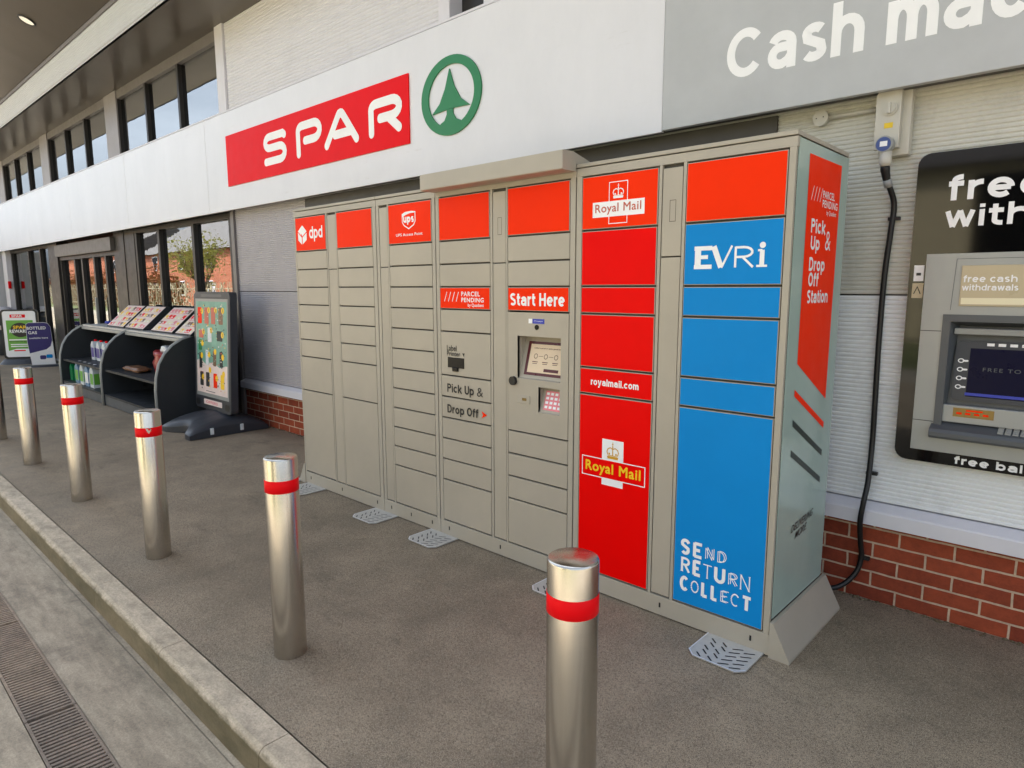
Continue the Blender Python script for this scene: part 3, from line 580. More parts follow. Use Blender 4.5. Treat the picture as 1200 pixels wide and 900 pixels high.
# mixed lettering on the blue doors
def seg(mb, P, x0, x1, z0, z1, paths, wd, serif=0, cap='butt'):
    for p in paths:
        q = [(x0 + a * (x1 - x0), z0 + b * (z1 - z0)) for a, b in p]; mb.stroke(P(), q, wd, cap)
        if serif:
            for e_, n_ in ((q[0], q[1]), (q[-1], q[-2])):
                if abs(e_[0] - n_[0]) < .25 * abs(e_[1] - n_[1]): mb.stroke(P(), [(e_[0] - serif, e_[1]), (e_[0] + serif, e_[1])], serif * .55, 'butt')
lz = [0]
def PL():
    lz[0] = (lz[0] + 1) % 24; return FR(-.0033 - lz[0] * .00005)
GL = {'S': [[(.95, .8)] + arc(.5, .76, .42, .24, 35, 180, 7) + [(.12, .64), (.88, .38)] + arc(.5, .25, .4, .25, 0, -150, 7)], 'E': [[(.15, 0), (.15, 1)], [(.15, .97), (1, .97)], [(.15, .5), (.8, .5)], [(.15, .03), (1, .03)]], 'N': [[(.1, 0), (.1, 1)], [(.1, 1), (.9, 0)], [(.9, 0), (.9, 1)]],
      'D': [[(.12, 0), (.12, 1)], [(.12, .96)] + arc(.4, .5, .52, .46, 90, -90, 9) + [(.12, .04)]], 'R': [[(.12, 0), (.12, 1)], [(.12, .96)] + arc(.5, .73, .4, .23, 90, -90, 7) + [(.12, .5)], [(.45, .5), (.95, 0)]], 'T': [[(0, .95), (1, .95)], [(.5, 0), (.5, .95)]],
      'U': [[(.1, 1), (.1, .3)] + arc(.5, .3, .4, .3, 180, 360, 8) + [(.9, 1)]], 'C': [arc(.52, .5, .45, .48, 45, 315, 14)], 'O': [arc(.5, .5, .44, .48, 0, 360, 20)], 'L': [[(.15, 1), (.15, 0)], [(.15, .04), (.95, .04)]], 'V': [[(0, 1), (.5, 0)], [(.5, 0), (1, 1)]], 'I': [[(.5, 0), (.5, .72)]]}
def mixword(o, word, styles, x0, z0, z1, widths, gap=.006):
    mb = MB(); x = x0; h = z1 - z0
    for ch, st, wd in zip(word, styles, widths):
        b = {'B': .24, 'M': .17, 'T': .075, 'O': .20, 'D': .13}[st] * h; sf = {'B': .1, 'M': .1, 'T': .07}.get(st, 0) * h
        ins = b / 2
        if st in 'O':
            for dd in (-.32, .32):
                for p in GL[ch]:
                    q = [(x + ins + a * (wd - 2 * ins) + dd * b, z0 + ins + c * (h - 2 * ins) + dd * b * .5) for a, c in p]; mb.stroke(PL(), q, .055 * h, 'butt')
        elif st == 'D':
            for p in GL[ch]:
                q = [(x + ins + a * (wd - 2 * ins), z0 + ins + c * (h - 2 * ins)) for a, c in p]; L = []
                for i in range(len(q) - 1):
                    n_ = max(1, int(math.hypot(q[i + 1][0] - q[i][0], q[i + 1][1] - q[i][1]) / (.14 * h)))
                    L += [(q[i][0] + (q[i + 1][0] - q[i][0]) * t / n_, q[i][1] + (q[i + 1][1] - q[i][1]) * t / n_) for t in range(n_)]
                for c in L: mb.poly(PL(), [(c[0] + .06 * h * math.cos(t * .785), c[1] + .06 * h * math.sin(t * .785)) for t in range(8)])
        else: seg(mb, PL, x + ins, x + wd - ins, z0 + (ins if ch in 'SCOUT' else 0) * .3, z1, GL[ch], b, sf)
        x += wd + gap
    mb.build('lettering', 'white_vinyl', o)
o = D(6, 1); mb = MB()
seg(mb, PL, -.398, -.330, 1.632, 1.717, [[(.1, .03), (.1, .97)]], .028); seg(mb, PL, -.408, -.327, 1.628, 1.72, [[(0, .92), (1, .92)], [(0, .08), (1, .08)]], .018); seg(mb, PL, -.39, -.345, 1.628, 1.72, [[(0, .52), (1, .52)]], .016)
seg(mb, PL, -.327, -.327 + .08, 1.63, 1.719, [[(.08, 1), (.52, .02)]], .024); seg(mb, PL, -.327, -.240, 1.63, 1.719, [[(.5, .0), (1, 1)]], .009)
seg(mb, PL, -.235, -.145, 1.63, 1.714, GL['R'], .0095); seg(mb, PL, -.128, -.1, 1.63, 1.70, [[(.5, .08), (.5, .95)]], .019); seg(mb, PL, -.136, -.092, 1.63, 1.70, [[(0, .06), (1, .06)], [(.1, .94), (.5, .94)]], .009)
mb.poly(PL(), [(-.113 + .0125 * math.cos(t * .5236), 1.716 + .0125 * math.sin(t * .5236)) for t in range(12)]); mb.build('lettering', 'white_vinyl', o)
o = D(6, 7)
mixword(o, 'SEND', 'BBOD'.replace('D', 'O'), -.424, .349, .412, (.052, .056, .05, .05))
mixword(o, 'RETURN', 'MBTBOT', -.422, .263, .328, (.054, .05, .046, .062, .05, .052), .004)
mixword(o, 'COLLECT', 'BDBBODB', -.422, .174, .236, (.05, .046, .042, .042, .044, .046, .05), .004)
o = D(4, 3); gtext(MB(), F1, 'Start Here', -1.486, -1.110, 1.454, .067, .20).build('lettering', 'white_vinyl', o)
o = D(3, 3); mb = MB()
for i in range(4): mb.stroke(F1, [(-2.022 + i * .034, 1.470), (-2.000 + i * .034, 1.526)], .0045, 'butt')
text(mb, F1, 'PARCEL', -1.875, -1.721, 1.501, 1.528, off=.022, sp=1.15); text(mb, F1, 'PENDING', -1.875, -1.690, 1.467, 1.493, off=.022, sp=1.15); text(mb, F1, 'by Quadient', -1.820, -1.690, 1.436, 1.460, off=.014); mb.build('lettering', 'white_vinyl', o)
o = D(3, 5); mb = MB(); text(mb, F1, 'Label', -2.008, -1.922, 1.176, 1.210, off=.018); text(mb, F1, 'Printer', -2.008, -1.89, 1.146, 1.175, off=.018); mb.poly(F1, [(-1.862, 1.147), (-1.873, 1.168), (-1.851, 1.168)][::-1]); mb.build('lettering', 'black_print', o)
MB().box(-2.002, -1.858, -.004, .002, 1.076, 1.138, .002).box(-1.955, -1.908, -.012, .0, 1.056, 1.08, .003).build('label_slot', 'screen_black', o)
o = D(3, 7); mb = MB(); gtext(mb, F1, 'Pick Up', -2.010, -1.778, .925, .052, .185); text(mb, F1, '&', -1.752, -1.702, .924, .976, off=-.006); mb.build('lettering', 'black_print', o)
o = D(3, 8); gtext(MB(), F1, 'Drop Off', -2.012, -1.742, .797, .052, .185).build('lettering', 'black_print', o); MB().poly(F1, [(-1.716, .842), (-1.670, .822), (-1.716, .800), (-1.703, .821)][::-1]).build('arrow', ov, o)
# console with recessed slanted screen, keypad and reader
x0, x1 = cols[4]; za, zb = .768, 1.419; sx0, sx1, sz0, sz1 = -1.434, -1.134, 1.062, 1.293; kx0, kx1, kz0, kz1 = -1.284, -1.139, .889, 1.026
cb = MB(); yb = .0155
def hb(a, b, c, d): cb.box(a, b, -.0015, yb, c, d)
hb(x0, x1, sz1, zb); hb(x0, sx0, sz0, sz1); hb(sx1, x1, sz0, sz1); hb(x0, x1, kz1, sz0); hb(x0, kx0, kz0, kz1); hb(kx1, x1, kz0, kz1); hb(x0, x1, za, kz0)
con = cb.build('console', 'door_paint', LK, 'beige service console with screen and keypad')
def recess(a, b, c, d, dt, dbm):            # niche whose back slants from depth dt at the top to dbm at the bottom
    r = MB(); r.add([(a, -.001, d), (b, -.001, d), (b, dt, d - .004), (a, dt, d - .004), (a, -.001, c), (b, -.001, c), (b, dbm, c + .004), (a, dbm, c + .004)], [(0, 1, 2, 3), (4, 7, 6, 5), (0, 3, 7, 4), (1, 5, 6, 2), (3, 2, 6, 7)]); return r
recess(sx0, sx1, sz0, sz1, .075, .012).build('screen_niche', 'locker_paint', con); recess(kx0, kx1, kz0, kz1, .05, .008).build('keypad_niche', 'locker_paint', con)
body_y = lambda z: .012 + (z - sz0) / (sz1 - sz0) * .063
def SL(k): return lambda a, b: (a, body_y(b) - k, b)
MB().rect(SL(.002), -1.405, -1.137, 1.083, 1.262).build('screen_bezel', 'bezel_maroon', con); scn = MB().rect(SL(.0025), -1.385, -1.150, 1.098, 1.248).build('screen', 'screen_glow', con)
mb = MB(); text(mb, SL(.003), 'Collect a parcel or send a parcel here', -1.36, -1.17, 1.222, 1.232, off=0.02)
for xx in (-1.34, -1.27, -1.20): mb.stroke(SL(.003), arc(xx, 1.185, .012, .012, 0, 360, 10), .003); mb.stroke(SL(.003), [(xx - .018, 1.155), (xx + .018, 1.155)], .004); mb.stroke(SL(.003), [(xx - .015, 1.146), (xx + .015, 1.146)], .003)
mb.stroke(SL(.003), [(-1.32, 1.185), (-1.29, 1.185)], .002); mb.stroke(SL(.003), [(-1.25, 1.185), (-1.22, 1.185)], .002); mb.build('screen_text', 'bezel_maroon', scn) if 1 else None
MB().rect(SL(.003), -1.27, -1.17, 1.106, 1.122).build('screen_button', 'bezel_maroon', scn)
ky = lambda z: .008 + (z - kz0) / (kz1 - kz0) * .042
def KL(k): return lambda a, b: (a, ky(b) - k, b)
kp = MB().rect(KL(.002), -1.262, -1.142, .905, 1.005).build('keypad', 'keypad_pink', con); mb = MB()
for i in range(4):
    for j in range(4): mb.rect(KL(.0025), -1.255 + j * .029, -1.236 + j * .029, .915 + i * .023, .928 + i * .023)
mb.build('key', 'white_vinyl', kp)
MB().box(-1.432, -1.342, -.006, .0, .926, .970, .003).build('card_reader', 'locker_paint', con); MB().box(-1.395, -1.365, -.009, -.005, .942, .957, .002).build('reader_slot', 'brass_dull', con)
def disc(mb, x, z, r, y0, y1, n=24): return mb.prism(arc(x, z, r, r, 0, 360, n)[:-1], FR(y0), FR(y1))
disc(MB(), -1.461, 1.045, .024, -.001, -.018).build('lock', 'black_rubber', con); disc(MB(), -1.295, 1.343, .0135, -.001, -.006).build('camera_lens', 'screen_black', con)
MB().rect(F1, -1.325, -1.243, 1.362, 1.387).build('sticker', 'sticker_blue', con); mb = MB(); mb.rect(F1, -1.353, -1.327, 1.362, 1.387); text(mb, F2, 'CCTV in operation', -1.315, -1.255, 1.37, 1.379, off=.0); mb.build('sticker', 'white_vinyl', con)
# rain hood over the console module
MB().prism([(.05, 2.141), (.20, 2.141), (-.03, 2.196), (-.112, 2.192), (-.112, 2.108), (-.106, 2.104), (-.006, 2.104), (-.006, 2.141)], lambda p, q: (-2.096, p, q), lambda p, q: (-1.046, p, q)).build('rain_hood', 'locker_paint', LK)
# right end panel: glossy, with orange banner and lines
MB().box(-.003, .0, .018, DEP, .165, H - .002).build('end_panel', 'green_grey_panel', LK); MB().box(XL - .001, XL + .002, .018, DEP, .0, H - .002).build('end_panel', 'locker_paint', LK)
S1, S2 = SD(.0012), SD(.0022)
bn = MB().poly(S1, [(.128, 1.238), (.510, 1.046), (.522, 2.07), (.131, 2.07)]).build('banner', 'orange_vinyl', LK); mb = MB()
for i in range(4): mb.stroke(S2, [(.169 + i * .034, 1.896), (.195 + i * .034, 1.953)], .004, 'butt')
text(mb, S2, 'PARCEL', .305, .452, 1.915, 1.946, off=.016, sp=1.1); text(mb, S2, 'PENDING', .305, .494, 1.878, 1.909, off=.016, sp=1.1); text(mb, S2, 'by Quadient', .36, .484, 1.845, 1.870, off=.008)
for wd, a0, a1, b0, cp_ in (('Pick', .187, .360, 1.769, .056), ('Up', .194, .300, 1.702, .055), ('Drop', .190, .378, 1.616, .055), ('Off', .192, .312, 1.553, .056), ('Station', .190, .442, 1.483, .055)): gtext(mb, S2, wd, a0, a1, b0, cp_, .19)
text(mb, S2, '&', .368, .436, 1.705, 1.785, off=-.006); mb.build('lettering', 'white_vinyl', bn)
for k, (za_, zb_) in enumerate(((1.118, .924), (.992, .793), (.863, .665))): MB().poly(S1, [(.117, za_ - .014), (.508, zb_ - .014), (.508, zb_ + .014), (.117, za_ + .014)]).build('stripe', 'orange_vinyl' if k == 0 else 'line_dark', LK)
rot = lambda a, b: (.0016, .172 + a * .985 + b * .16, .497 + b * .93 + a * .06)
mb = MB(); text(mb, rot, 'DELIVERING', 0, .27, .0, .036, off=.008, shear=.25); text(mb, rot, 'MORE.', .06, .205, -.047, -.011, off=.008, shear=.25); mb.build('slogan', 'black_print', LK)
for xe, d in ((0.0005, 1), (XL - .0015, -1)):
    MB().prism([(0, 0), (.088, 0), (.088, .012), (.014, .156), (0, .158)], lambda p, q, xe=xe, d=d: (xe + d * p, -.006, q), lambda p, q, xe=xe, d=d: (xe + d * p, DEP + .03, q)).build('foot', 'locker_paint', LK)
# floor plates bolted in front
plates = []
def plate(x, first):
    r = thing('foot_plate', (x, -.1, 0), first, 'floor plate', 'metal floor plates along the locker base')
    o = MB().prism([(x - .125, .015), (x - .125, -.18), (x - .092, -.215), (x + .092, -.215), (x + .125, -.18), (x + .125, .015)], lambda p, q: (p, q, .004), lambda p, q: (p, q, .0105)); o.build('plate', 'plate_steel', r)
    MB().stroke(lambda p, q: (p, q, .0115), [(x - .125, .015), (x - .125, -.18), (x - .092, -.215), (x + .092, -.215), (x + .125, -.18)], .006, 'butt').build('edge', 'plate_edge', r)
    s_ = MB()
    for j in range(5):
        for i in range(2):
            y = -.04 - j * .036; xx = x - .075 + i * .05; s_.stroke(lambda p, q: (p, q, .0113), [(xx - .012 + .01 * (j % 2), y), (xx + .012 + .01 * (j % 2), y - .022)], .007)
            xx = x + .035 + i * .05; s_.stroke(lambda p, q: (p, q, .0113), [(xx - .018, y - .02), (xx + .016, y)], .007)
    s_.build('slot', 'black_print', r); return r
plate(-.145, 'slotted silver floor plate under the blue locker door')
for x, l in ((-1.04, 'slotted silver floor plate below the red locker doors, half behind the front bollard'), (-2.06, 'slotted silver floor plate below the printer column'), (-2.665, 'slotted silver floor plate below the shield logo column'), (-3.57, 'slotted silver floor plate below the cube logo column'), (-3.93, 'slotted silver floor plate just past the far end of the lockers')): plate(x, l)

# ------------------------------------------------------------------ power isolator, cable, cash machine
IB = thing('power_isolator', (.12, .86, 2.1), 'grey plastic power isolator box with rotary switch high on the wall', 'switch box')
MB().box(.066, .190, .80, .853, 2.135, 2.425, .006).build('back_box', 'box_plastic', IB); MB().prism([(.055, 2.165), (.155, 2.165), (.155, 2.43), (.075, 2.43), (.055, 2.40)], FR(.799), FR(.765)).build('cover', 'box_plastic', IB)
disc(disc(MB(), .112, 2.335, .031, .764, .758), .112, 2.335, .024, .758, .752).box(.106, .118, .742, .752, 2.312, 2.358, .003).build('rotary_switch', 'box_plastic', IB)
MB().rect(FR(.7635), .093, .128, 2.252, 2.275).build('sticker', 'sticker_yellow', IB)
MB().prism(arc(.108, 2.178, .036, .036, 0, 360, 24)[:-1], FR(.764), FR(.725)).build('socket', 'edge_grey', IB); disc(MB(), .106, 2.178, .030, .7245, .722).build('socket_cover', 'socket_blue', IB); MB().rect(FR(.7215), .092, .122, 2.168, 2.190).build('sticker', 'white_vinyl', IB)
MB().lathe([(0, 2.150), (.024, 2.149), (.026, 2.10), (.018, 2.085), (.0, 2.084)], .112, .75, 20).build('plug', 'box_plastic', IB)
CD = thing('conduit', (-.1, .84, 2.35), 'cream conduit pipe with a round junction box leading to the isolator', 'conduit')
MB().tube([(-.17, .838, 2.357), (.066, .838, 2.357)], .011).build('pipe', 'box_plastic', CD); disc(MB(), -.205, 2.357, .036, .853, .82, 28).build('junction_box', 'box_plastic', CD); disc(disc(MB(), -.222, 2.357, .003, .819, .8175, 8), -.19, 2.36, .003, .819, .8175, 8).build('screw', 'black_print', CD)
def smooth(pts, n=8):
    P_ = [Vector(p) for p in pts]; out = []
    for i in range(len(P_) - 1):
        a, b, c, d = P_[max(i - 1, 0)], P_[i], P_[i + 1], P_[min(i + 2, len(P_) - 1)]
        for t in range(n): t /= n; out.append(.5 * ((2 * b) + (c - a) * t + (2 * a - 5 * b + 4 * c - d) * t * t + (3 * b - a - 3 * c + d) * t ** 3))
    return out + [P_[-1]]
KB = thing('power_cable', (.12, .84, 0), 'black armoured power cable running down the wall from the isolator to the ground', 'cable')
cp = [(.112, .75, 2.086), (.118, .775, 2.03), (.140, .835, 1.93), (.135, .838, 1.80), (.124, .838, 1.60), (.122, .838, 1.30), (.126, .838, 1.0), (.128, .838, .80), (.132, .80, .62), (.128, .765, .52), (.118, .772, .42), (.116, .815, .30), (.120, .835, .22), (.105, .82, .14), (.06, .78, .075), (.0, .74, .05), (-.12, .70, .05)]
MB().tube(smooth(cp), .0125, 12).build('sheath', 'black_rubber', KB); MB().tube(smooth(cp)[0:10], [.018, .019, .02, .02, .019, .018, .0175, .017, .016, .015], 12).build('gland', 'black_rubber', KB)
MB().tube([cp[1], (.124, .79, 2.0)], .0185, 12).build('collar', 'edge_grey', KB)
for x, y, z in ((.136, .842, 1.86), (.130, .83, .655), (.121, .845, .215)): MB().box(x - .016, x + .034, y - .012, y + .012, z - .008, z + .008, .002).build('clip', 'black_rubber', KB)

AT = thing('cash_machine', (.9, .85, .75), 'wall mounted cash machine in a glossy black surround', 'cash machine')
ax0, ax1, az0, az1 = .232, 1.62, .756, 2.128
def ringp(mb, o_, i_, y0, y1):
    n = len(o_); mb.add([(a, y1, b) for a, b in o_] + [(a, y1, b) for a, b in i_] + [(a, y0, b) for a, b in o_], [(i, n + i, n + (i + 1) % n, (i + 1) % n) for i in range(n)] + [(i, (i + 1) % n, 2 * n + (i + 1) % n, 2 * n + i) for i in range(n)]); return mb
hole = rrect(.41, 1.08, .93, 1.41, .004)
ringp(ringp(MB(), rrect(ax0, ax1, az0, az1, .05), hole, .852, .806), rrect(ax0 + .004, ax1 - .004, az0 + .004, az1 - .004, .048), hole, .806, .800).build('surround', 'black_gloss', AT)
mb = MB(); gtext(mb, FR(.7985), 'free cash', .356, 1.16, 1.918, .105, .175); gtext(mb, FR(.7985), 'withdrawals', .352, 1.24, 1.806, .090, .175); gtext(mb, FR(.7985), 'free balance enquiries', .471, 1.19, .770, .035, .19); mb.build('lettering', 'white_vinyl', AT)
sf0, sf1, sb, st = .302, 1.36, .818, 1.692
rx0, rx1, rz0, rz1 = .385, 1.10, .915, 1.430
mb = MB()
for a, b, c, d in ((sf0, rx0, sb, st), (rx1, sf1, sb, st), (rx0, rx1, rz1, st), (rx0, rx1, sb, rz0)): mb.box(a, b, .772, .7985, c + .0004, d - .0004)
fa = mb.build('fascia', 'atm_silver', AT); MB().box(sf0, rx0 - .004, .7712, .772, 1.356, 1.359).box(sf0, rx0 - .004, .7712, .772, .952, .955).build('fascia_joint', 'black_print', fa)
MB().stroke(FR(.7708), [(.408, 1.45), (.416, 1.668), (1.1, 1.668)], .002, 'butt').build('panel_line', 'atm_grey', fa)
mb = MB(); mb.box(.437, .95, .766, .7715, 1.468, 1.640, .003); hs = mb.build('header_light', 'atm_cream', AT); MB().rect(FR(.7652), .444, .943, 1.476, 1.503).build('light_strip', 'cream_light', hs)
mb = MB(); gtext(mb, FR(.7648), 'free cash', .446, .632, 1.569, .029, .17); gtext(mb, FR(.7648), 'withdrawals', .444, .638, 1.534, .026, .17); mb.build('lettering', 'white_vinyl', hs)
# recess: hood frame, niche, tilted screen, shelf
mb = MB(); mb.stroke(FR(.766), [(rx0 + .014, rz0), (rx0 + .014, rz1 - .014), (rx1 - .014, rz1 - .014), (rx1 - .014, rz0)], .03, 'butt'); mb.build('recess_rim', 'atm_grey', AT)
r = MB(); r.add([(rx0 + .028, .767, rz1 - .028), (rx1 - .028, .767, rz1 - .028), (rx1 - .06, .853, rz1 - .05), (rx0 + .05, .853, rz1 - .05), (rx0 + .028, .767, rz0), (rx1 - .028, .767, rz0), (rx1 - .06, .80, rz0 + .02), (rx0 + .03, .80, rz0 + .02)], [(0, 1, 2, 3), (4, 7, 6, 5), (0, 3, 7, 4), (1, 5, 6, 2), (3, 2, 6, 7)]); r.build('recess', 'atm_grey', AT)
sy = lambda z: .80 + (z - (rz0 + .02)) / (rz1 - .05 - rz0 - .02) * .053
def QL(k): return lambda a, b: (a, sy(b) - k, b)
mb = MB(); mb.prism(rrect(.435, 1.06, 1.055, 1.315, .02), QL(.003), QL(.016)); sc_ = mb.build('screen_housing', 'dark_grey_plastic', AT)
MB().rect(QL(.0165), .488, 1.03, 1.075, 1.285).build('screen', 'navy_screen', sc_); mb = MB(); text(mb, QL(.0172), 'FREE TO USE', .54, .745, 1.188, 1.204, off=0.0, sp=1.25); mb.build('screen_text', 'atm_grey', sc_); MB().rect(QL(.0172), .485, 1.0, 1.08, 1.092).build('screen_bar', 'sticker_blue', sc_)
mb = MB(); [mb.rect(QL(.0172), .545 + i * .04, .545 + i * .04 + .026, 1.297, 1.309) for i in range(6)]; mb.build('card_logo', ['white_vinyl'], sc_)
mb = MB()
for i in range(4): z = 1.115 + i * .038; mb.stroke(QL(.0173), arc(.458, z, .010, .008, 0, 360, 12), .004); mb.stroke(QL(.0173), [(.468, z), (.481, z)], .008)
mb.build('function_key', 'white_vinyl', sc_)
MB().box(.425, 1.07, .80, .84, 1.345, 1.372, .004).build('hood_lamp', 'edge_grey', AT)
lowp = MB(); lowp.box(.405, 1.08, .778, .80, .958, 1.035, .003); lp = lowp.build('card_panel', 'atm_silver', AT); MB().rect(FR(.7772), .452, .60, .985, 1.025).build('card_slot', 'brass_dull', lp); mb = MB(); mb.rect(FR(.7765), .50, .56, 1.012, 1.019); [mb.rect(FR(.7765), .465 + i * .032, .485 + i * .032, .997, 1.006) for i in range(4)]; mb.build('card_mark', 'orange_vinyl', lp)
MB().prism([(.80, .957), (.73, .928), (.722, .915), (.722, .898), (.74, .885), (.80, .880)], lambda p, q: (.376, p, q), lambda p, q: (1.11, p, q)).build('shelf', 'atm_grey', AT)
mb = MB()
for i in range(4):
    for j in range(4): xx = .62 + j * .026; yy = .744 + i * .013; mb.box(xx, xx + .02, yy, yy + .010, .935 + i * .0054, .9425 + i * .0054, .0015)
mb.build('key', 'edge_grey', AT)
mb = MB(); mb.k = 0; mb.rect(FR(.7983), .252, .291, 1.575, 1.645); mb.k = 1; mb.rect(FR(.7983), .250, .293, 1.500, 1.566); mb.k = 2; mb.stroke(FR(.7975), [(.258, 1.52), (.27, 1.55), (.283, 1.52)], .004); mb.rect(FR(.7975), .262, .28, 1.60, 1.612); mb.build('sticker', ['white_vinyl', 'atm_cream', 'black_print'], AT)

# ------------------------------------------------------------------ bollards
BR = .0675
bo = thing('bollard', (-.01, -1.35, 0), 'nearest brushed steel bollard with red band, in front of the red and blue lockers', 'bollard', 'steel bollards along the kerb')
MB().lathe([(BR, -.01), (BR, .858), (BR - .002, .8635), (BR - .006, .866), (0, .8675)], -.01, -1.35, 64).build('post', 'brushed_steel', bo); MB().lathe([(BR + .0002, .722), (BR + .0009, .7225), (BR + .0009, .7745), (BR + .0002, .775)], -.01, -1.35, 64).build('red_band', 'signal_red', bo)
for x, l in ((-1.527, 'steel bollard with red band facing the far end of the lockers, second nearest'), (-3.05, 'steel bollard with a chip in its red band, before the poster board base'), (-4.575, 'unchipped steel bollard with red band standing before the grey shelf unit'), (-6.08, 'steel bollard with red band in front of the green poster'), (-7.5, 'steel bollard with red band farthest along the kerb, half outside the photo')):
    c = copy_thing(bo, (x, -1.35, 0), l); c.rotation_euler = (0, 0, random.uniform(0, 6) if 'chip in' not in l else 0)
    if 'chip in' in l:
        a0 = math.atan2(-2.638 + 1.35, .97 - x); chip = [(-.24, .776), (-.1, .770), (.12, .776), (.2, .764), (.1, .752), (0, .742), (-.12, .756)]
        MB().add([(x + (BR + .0014) * math.cos(a0 + t), -1.35 + (BR + .0014) * math.sin(a0 + t), z) for t, z in chip], [list(range(7))[::-1]]).build('chip', 'brushed_steel', c)

# ------------------------------------------------------------------ outdoor shelf unit and its goods
SU = thing('shelf_unit', (-8.95, .4, 0), 'two bay dark grey shelf unit with rounded side panels outside the shop', 'shelf unit')
prof = [(.02, 0), (.02, .40), (.035, .55), (.075, .70), (.14, .81), (.23, .90), (.34, .965), (.46, .995), (.84, .995), (.84, 0)]
for xc in (-6.98, -8.95, -10.95):
    pn = MB().prism(prof, lambda p, q: (xc - .02, p, q), lambda p, q: (xc + .02, p, q)).build('side_panel', 'shelf_grey', SU)
    MB().tube([(xc, p - .001, q + .001) for p, q in prof[:8]], .021, 8).build('edge_trim', 'edge_grey' if xc < -7 else 'edge_grey', pn)
for xa, xb in ((-10.93, -8.97), (-8.93, -7.0)):
    MB().box(xa, xb, .06, .80, .455, .485, .003).build('shelf', 'shelf_grey', SU); MB().box(xa, xb, .03, .80, .13, .155, .003).build('bottom_shelf', 'shelf_grey', SU); MB().box(xa, xb, .035, .06, .01, .128).build('plinth', 'atm_grey', SU)
    MB().box(xa, xb, .80, .83, .01, .97).build('back_panel', 'shelf_grey', SU); MB().box(xa, xb, .36, .84, .972, .998, .004).build('counter', 'counter_white', SU); MB().box(xa, xb, .34, .40, .93, .969, .004).build('roller_cover', 'edge_grey', SU)
    for i in range(5): MB().box(xa + .03, xa + .05, .5, .53, .22 + i * .04, .24 + i * .04).build('bracket', 'black_print', SU)
def wedge(x0, x1, label):
    r = thing('display_box', ((x0 + x1) / 2, .55, 1.0), label, 'display box', 'tilted poster boxes on the shelf unit')
    z0 = 1.0; MB().prism([(.43, z0), (.80, z0), (.80, z0 + .30), (.74, z0 + .30), (.43, z0 + .015)], lambda p, q: (x0, p, q), lambda p, q: (x1, p, q)).build('box', 'shelf_grey', r)
    sl2 = lambda k: (lambda a, b: (a, .43 + b * .31 - k, z0 + .015 + b * .285 + k)); mb = MB(); mb.k = 0; mb.rect(sl2(.002), x0 + .005, x1 - .005, .01, .99)
    cols_ = [1, 2, 3, 4, 5]
    for i in range(6):
        for j in range(4):
            a = x0 + .03 + i * (x1 - x0 - .05) / 6; b = .05 + j * .235; mb.k = random.choice(cols_); mb.rect(sl2(.003), a, a + (x1 - x0) / 6 * .75, b, b + random.uniform(.1, .18)); mb.k = 6; mb.rect(sl2(.0038), a + .01, a + .05, b + .02, b + .06)
    mb.build('poster', ['pink_print', 'keypad_pink', 'yellow_vinyl', 'signal_red', 'bag_brown', 'cream_light', 'white_vinyl'], r)
for a, b, l in ((-9.98, -9.28, 'tilted poster box farthest left on the shelf counter'), (-9.20, -8.5, 'tilted poster box above the middle side panel of the shelf unit'), (-8.22, -7.52, 'tilted poster box in front of a white backing card'), (-7.42, -6.95, 'tilted poster box partly hidden behind the tall poster board')): wedge(a, b, l)
tag(MB().box(-8.25, -6.95, .805, .835, 1.002, 1.30, .004).build('backing_card', 'white_frame'), 'plain white backing card standing behind the right poster boxes', 'card')
def bottle(x, y, z, s, body_m, lab_m, cap_m, label, grp):
    r = thing('bottle', (x, y, z), label, 'bottle', grp); w2, d2, h = .075 * s, .05 * s, .30 * s
    MB().prism([(x - w2, z + .002), (x + w2, z + .002), (x + w2, z + h * .72), (x + w2 * .35, z + h * .93), (x - w2 * .2, z + h * .93), (x - w2, z + h * .74)], FR(y + d2), FR(y - d2)).build('body', body_m, r)
    MB().rect(FR(y - d2 - .0012), x - w2 * .85, x + w2 * .85, z + h * .15, z + h * .62).build('label', lab_m, r); MB().rect(lambda a, b: (x + w2 + .0012, a, b), y - d2 * .85, y + d2 * .85, z + h * .15, z + h * .62).build('label', lab_m, r)
    MB().lathe([(0, z + h * 1.02), (.02 * s, z + h * 1.02), (.021 * s, z + h * .931), (0, z + h * .931)], x + w2 * .08, y, 12).build('cap', cap_m, r)
bl = ['left', 'second', 'third', 'right']
for i in range(4): bottle(-10.35 + i * .26, .36, .487, 1.0, 'bottle_white', 'label_purple', 'signal_red', 'white bottle with purple label on the upper shelf beside the middle panel', 'purple labelled bottles on the upper shelf')
for i in range(4): bottle(-10.38 + i * .24, .14, .157, 1.08, 'bottle_white' if i % 2 else 'bottle_blue', 'lime_print' if i != 2 else 'white_vinyl', 'white_vinyl', 'pale screenwash bottle standing on the bottom shelf', 'pale bottles on the bottom shelf')
for i in range(3): bottle(-10.80 + i * .12, .16 + .05 * (i % 2), .157, .9, 'bottle_green', 'sign_green', 'black_print', 'green bottle with black cap on the bottom shelf', 'green bottles on the bottom shelf')
def lumpy(x, y, z, sx, sy_, sz, seed):
    bm = bmesh.new(); bmesh.ops.create_icosphere(bm, subdivisions=3, radius=1); rr = random.Random(seed); ph = [rr.uniform(0, 6) for _ in range(6)]
    for v in bm.verts:
        c = v.co; k = 1 + .13 * math.sin(5 * c.x + ph[0]) * math.cos(4 * c.y + ph[1]) + .1 * math.sin(9 * c.z + ph[2]) + .06 * math.sin(14 * c.x + 11 * c.z + ph[3]); q = lambda t: math.copysign(abs(t) ** .6, t)
        v.co = Vector((x + q(c.x) * sx * k, y + q(c.y) * sy_ * k, max(z + .001, z + sz + q(c.z) * sz * k)))
    return MB().bm(bm, True)
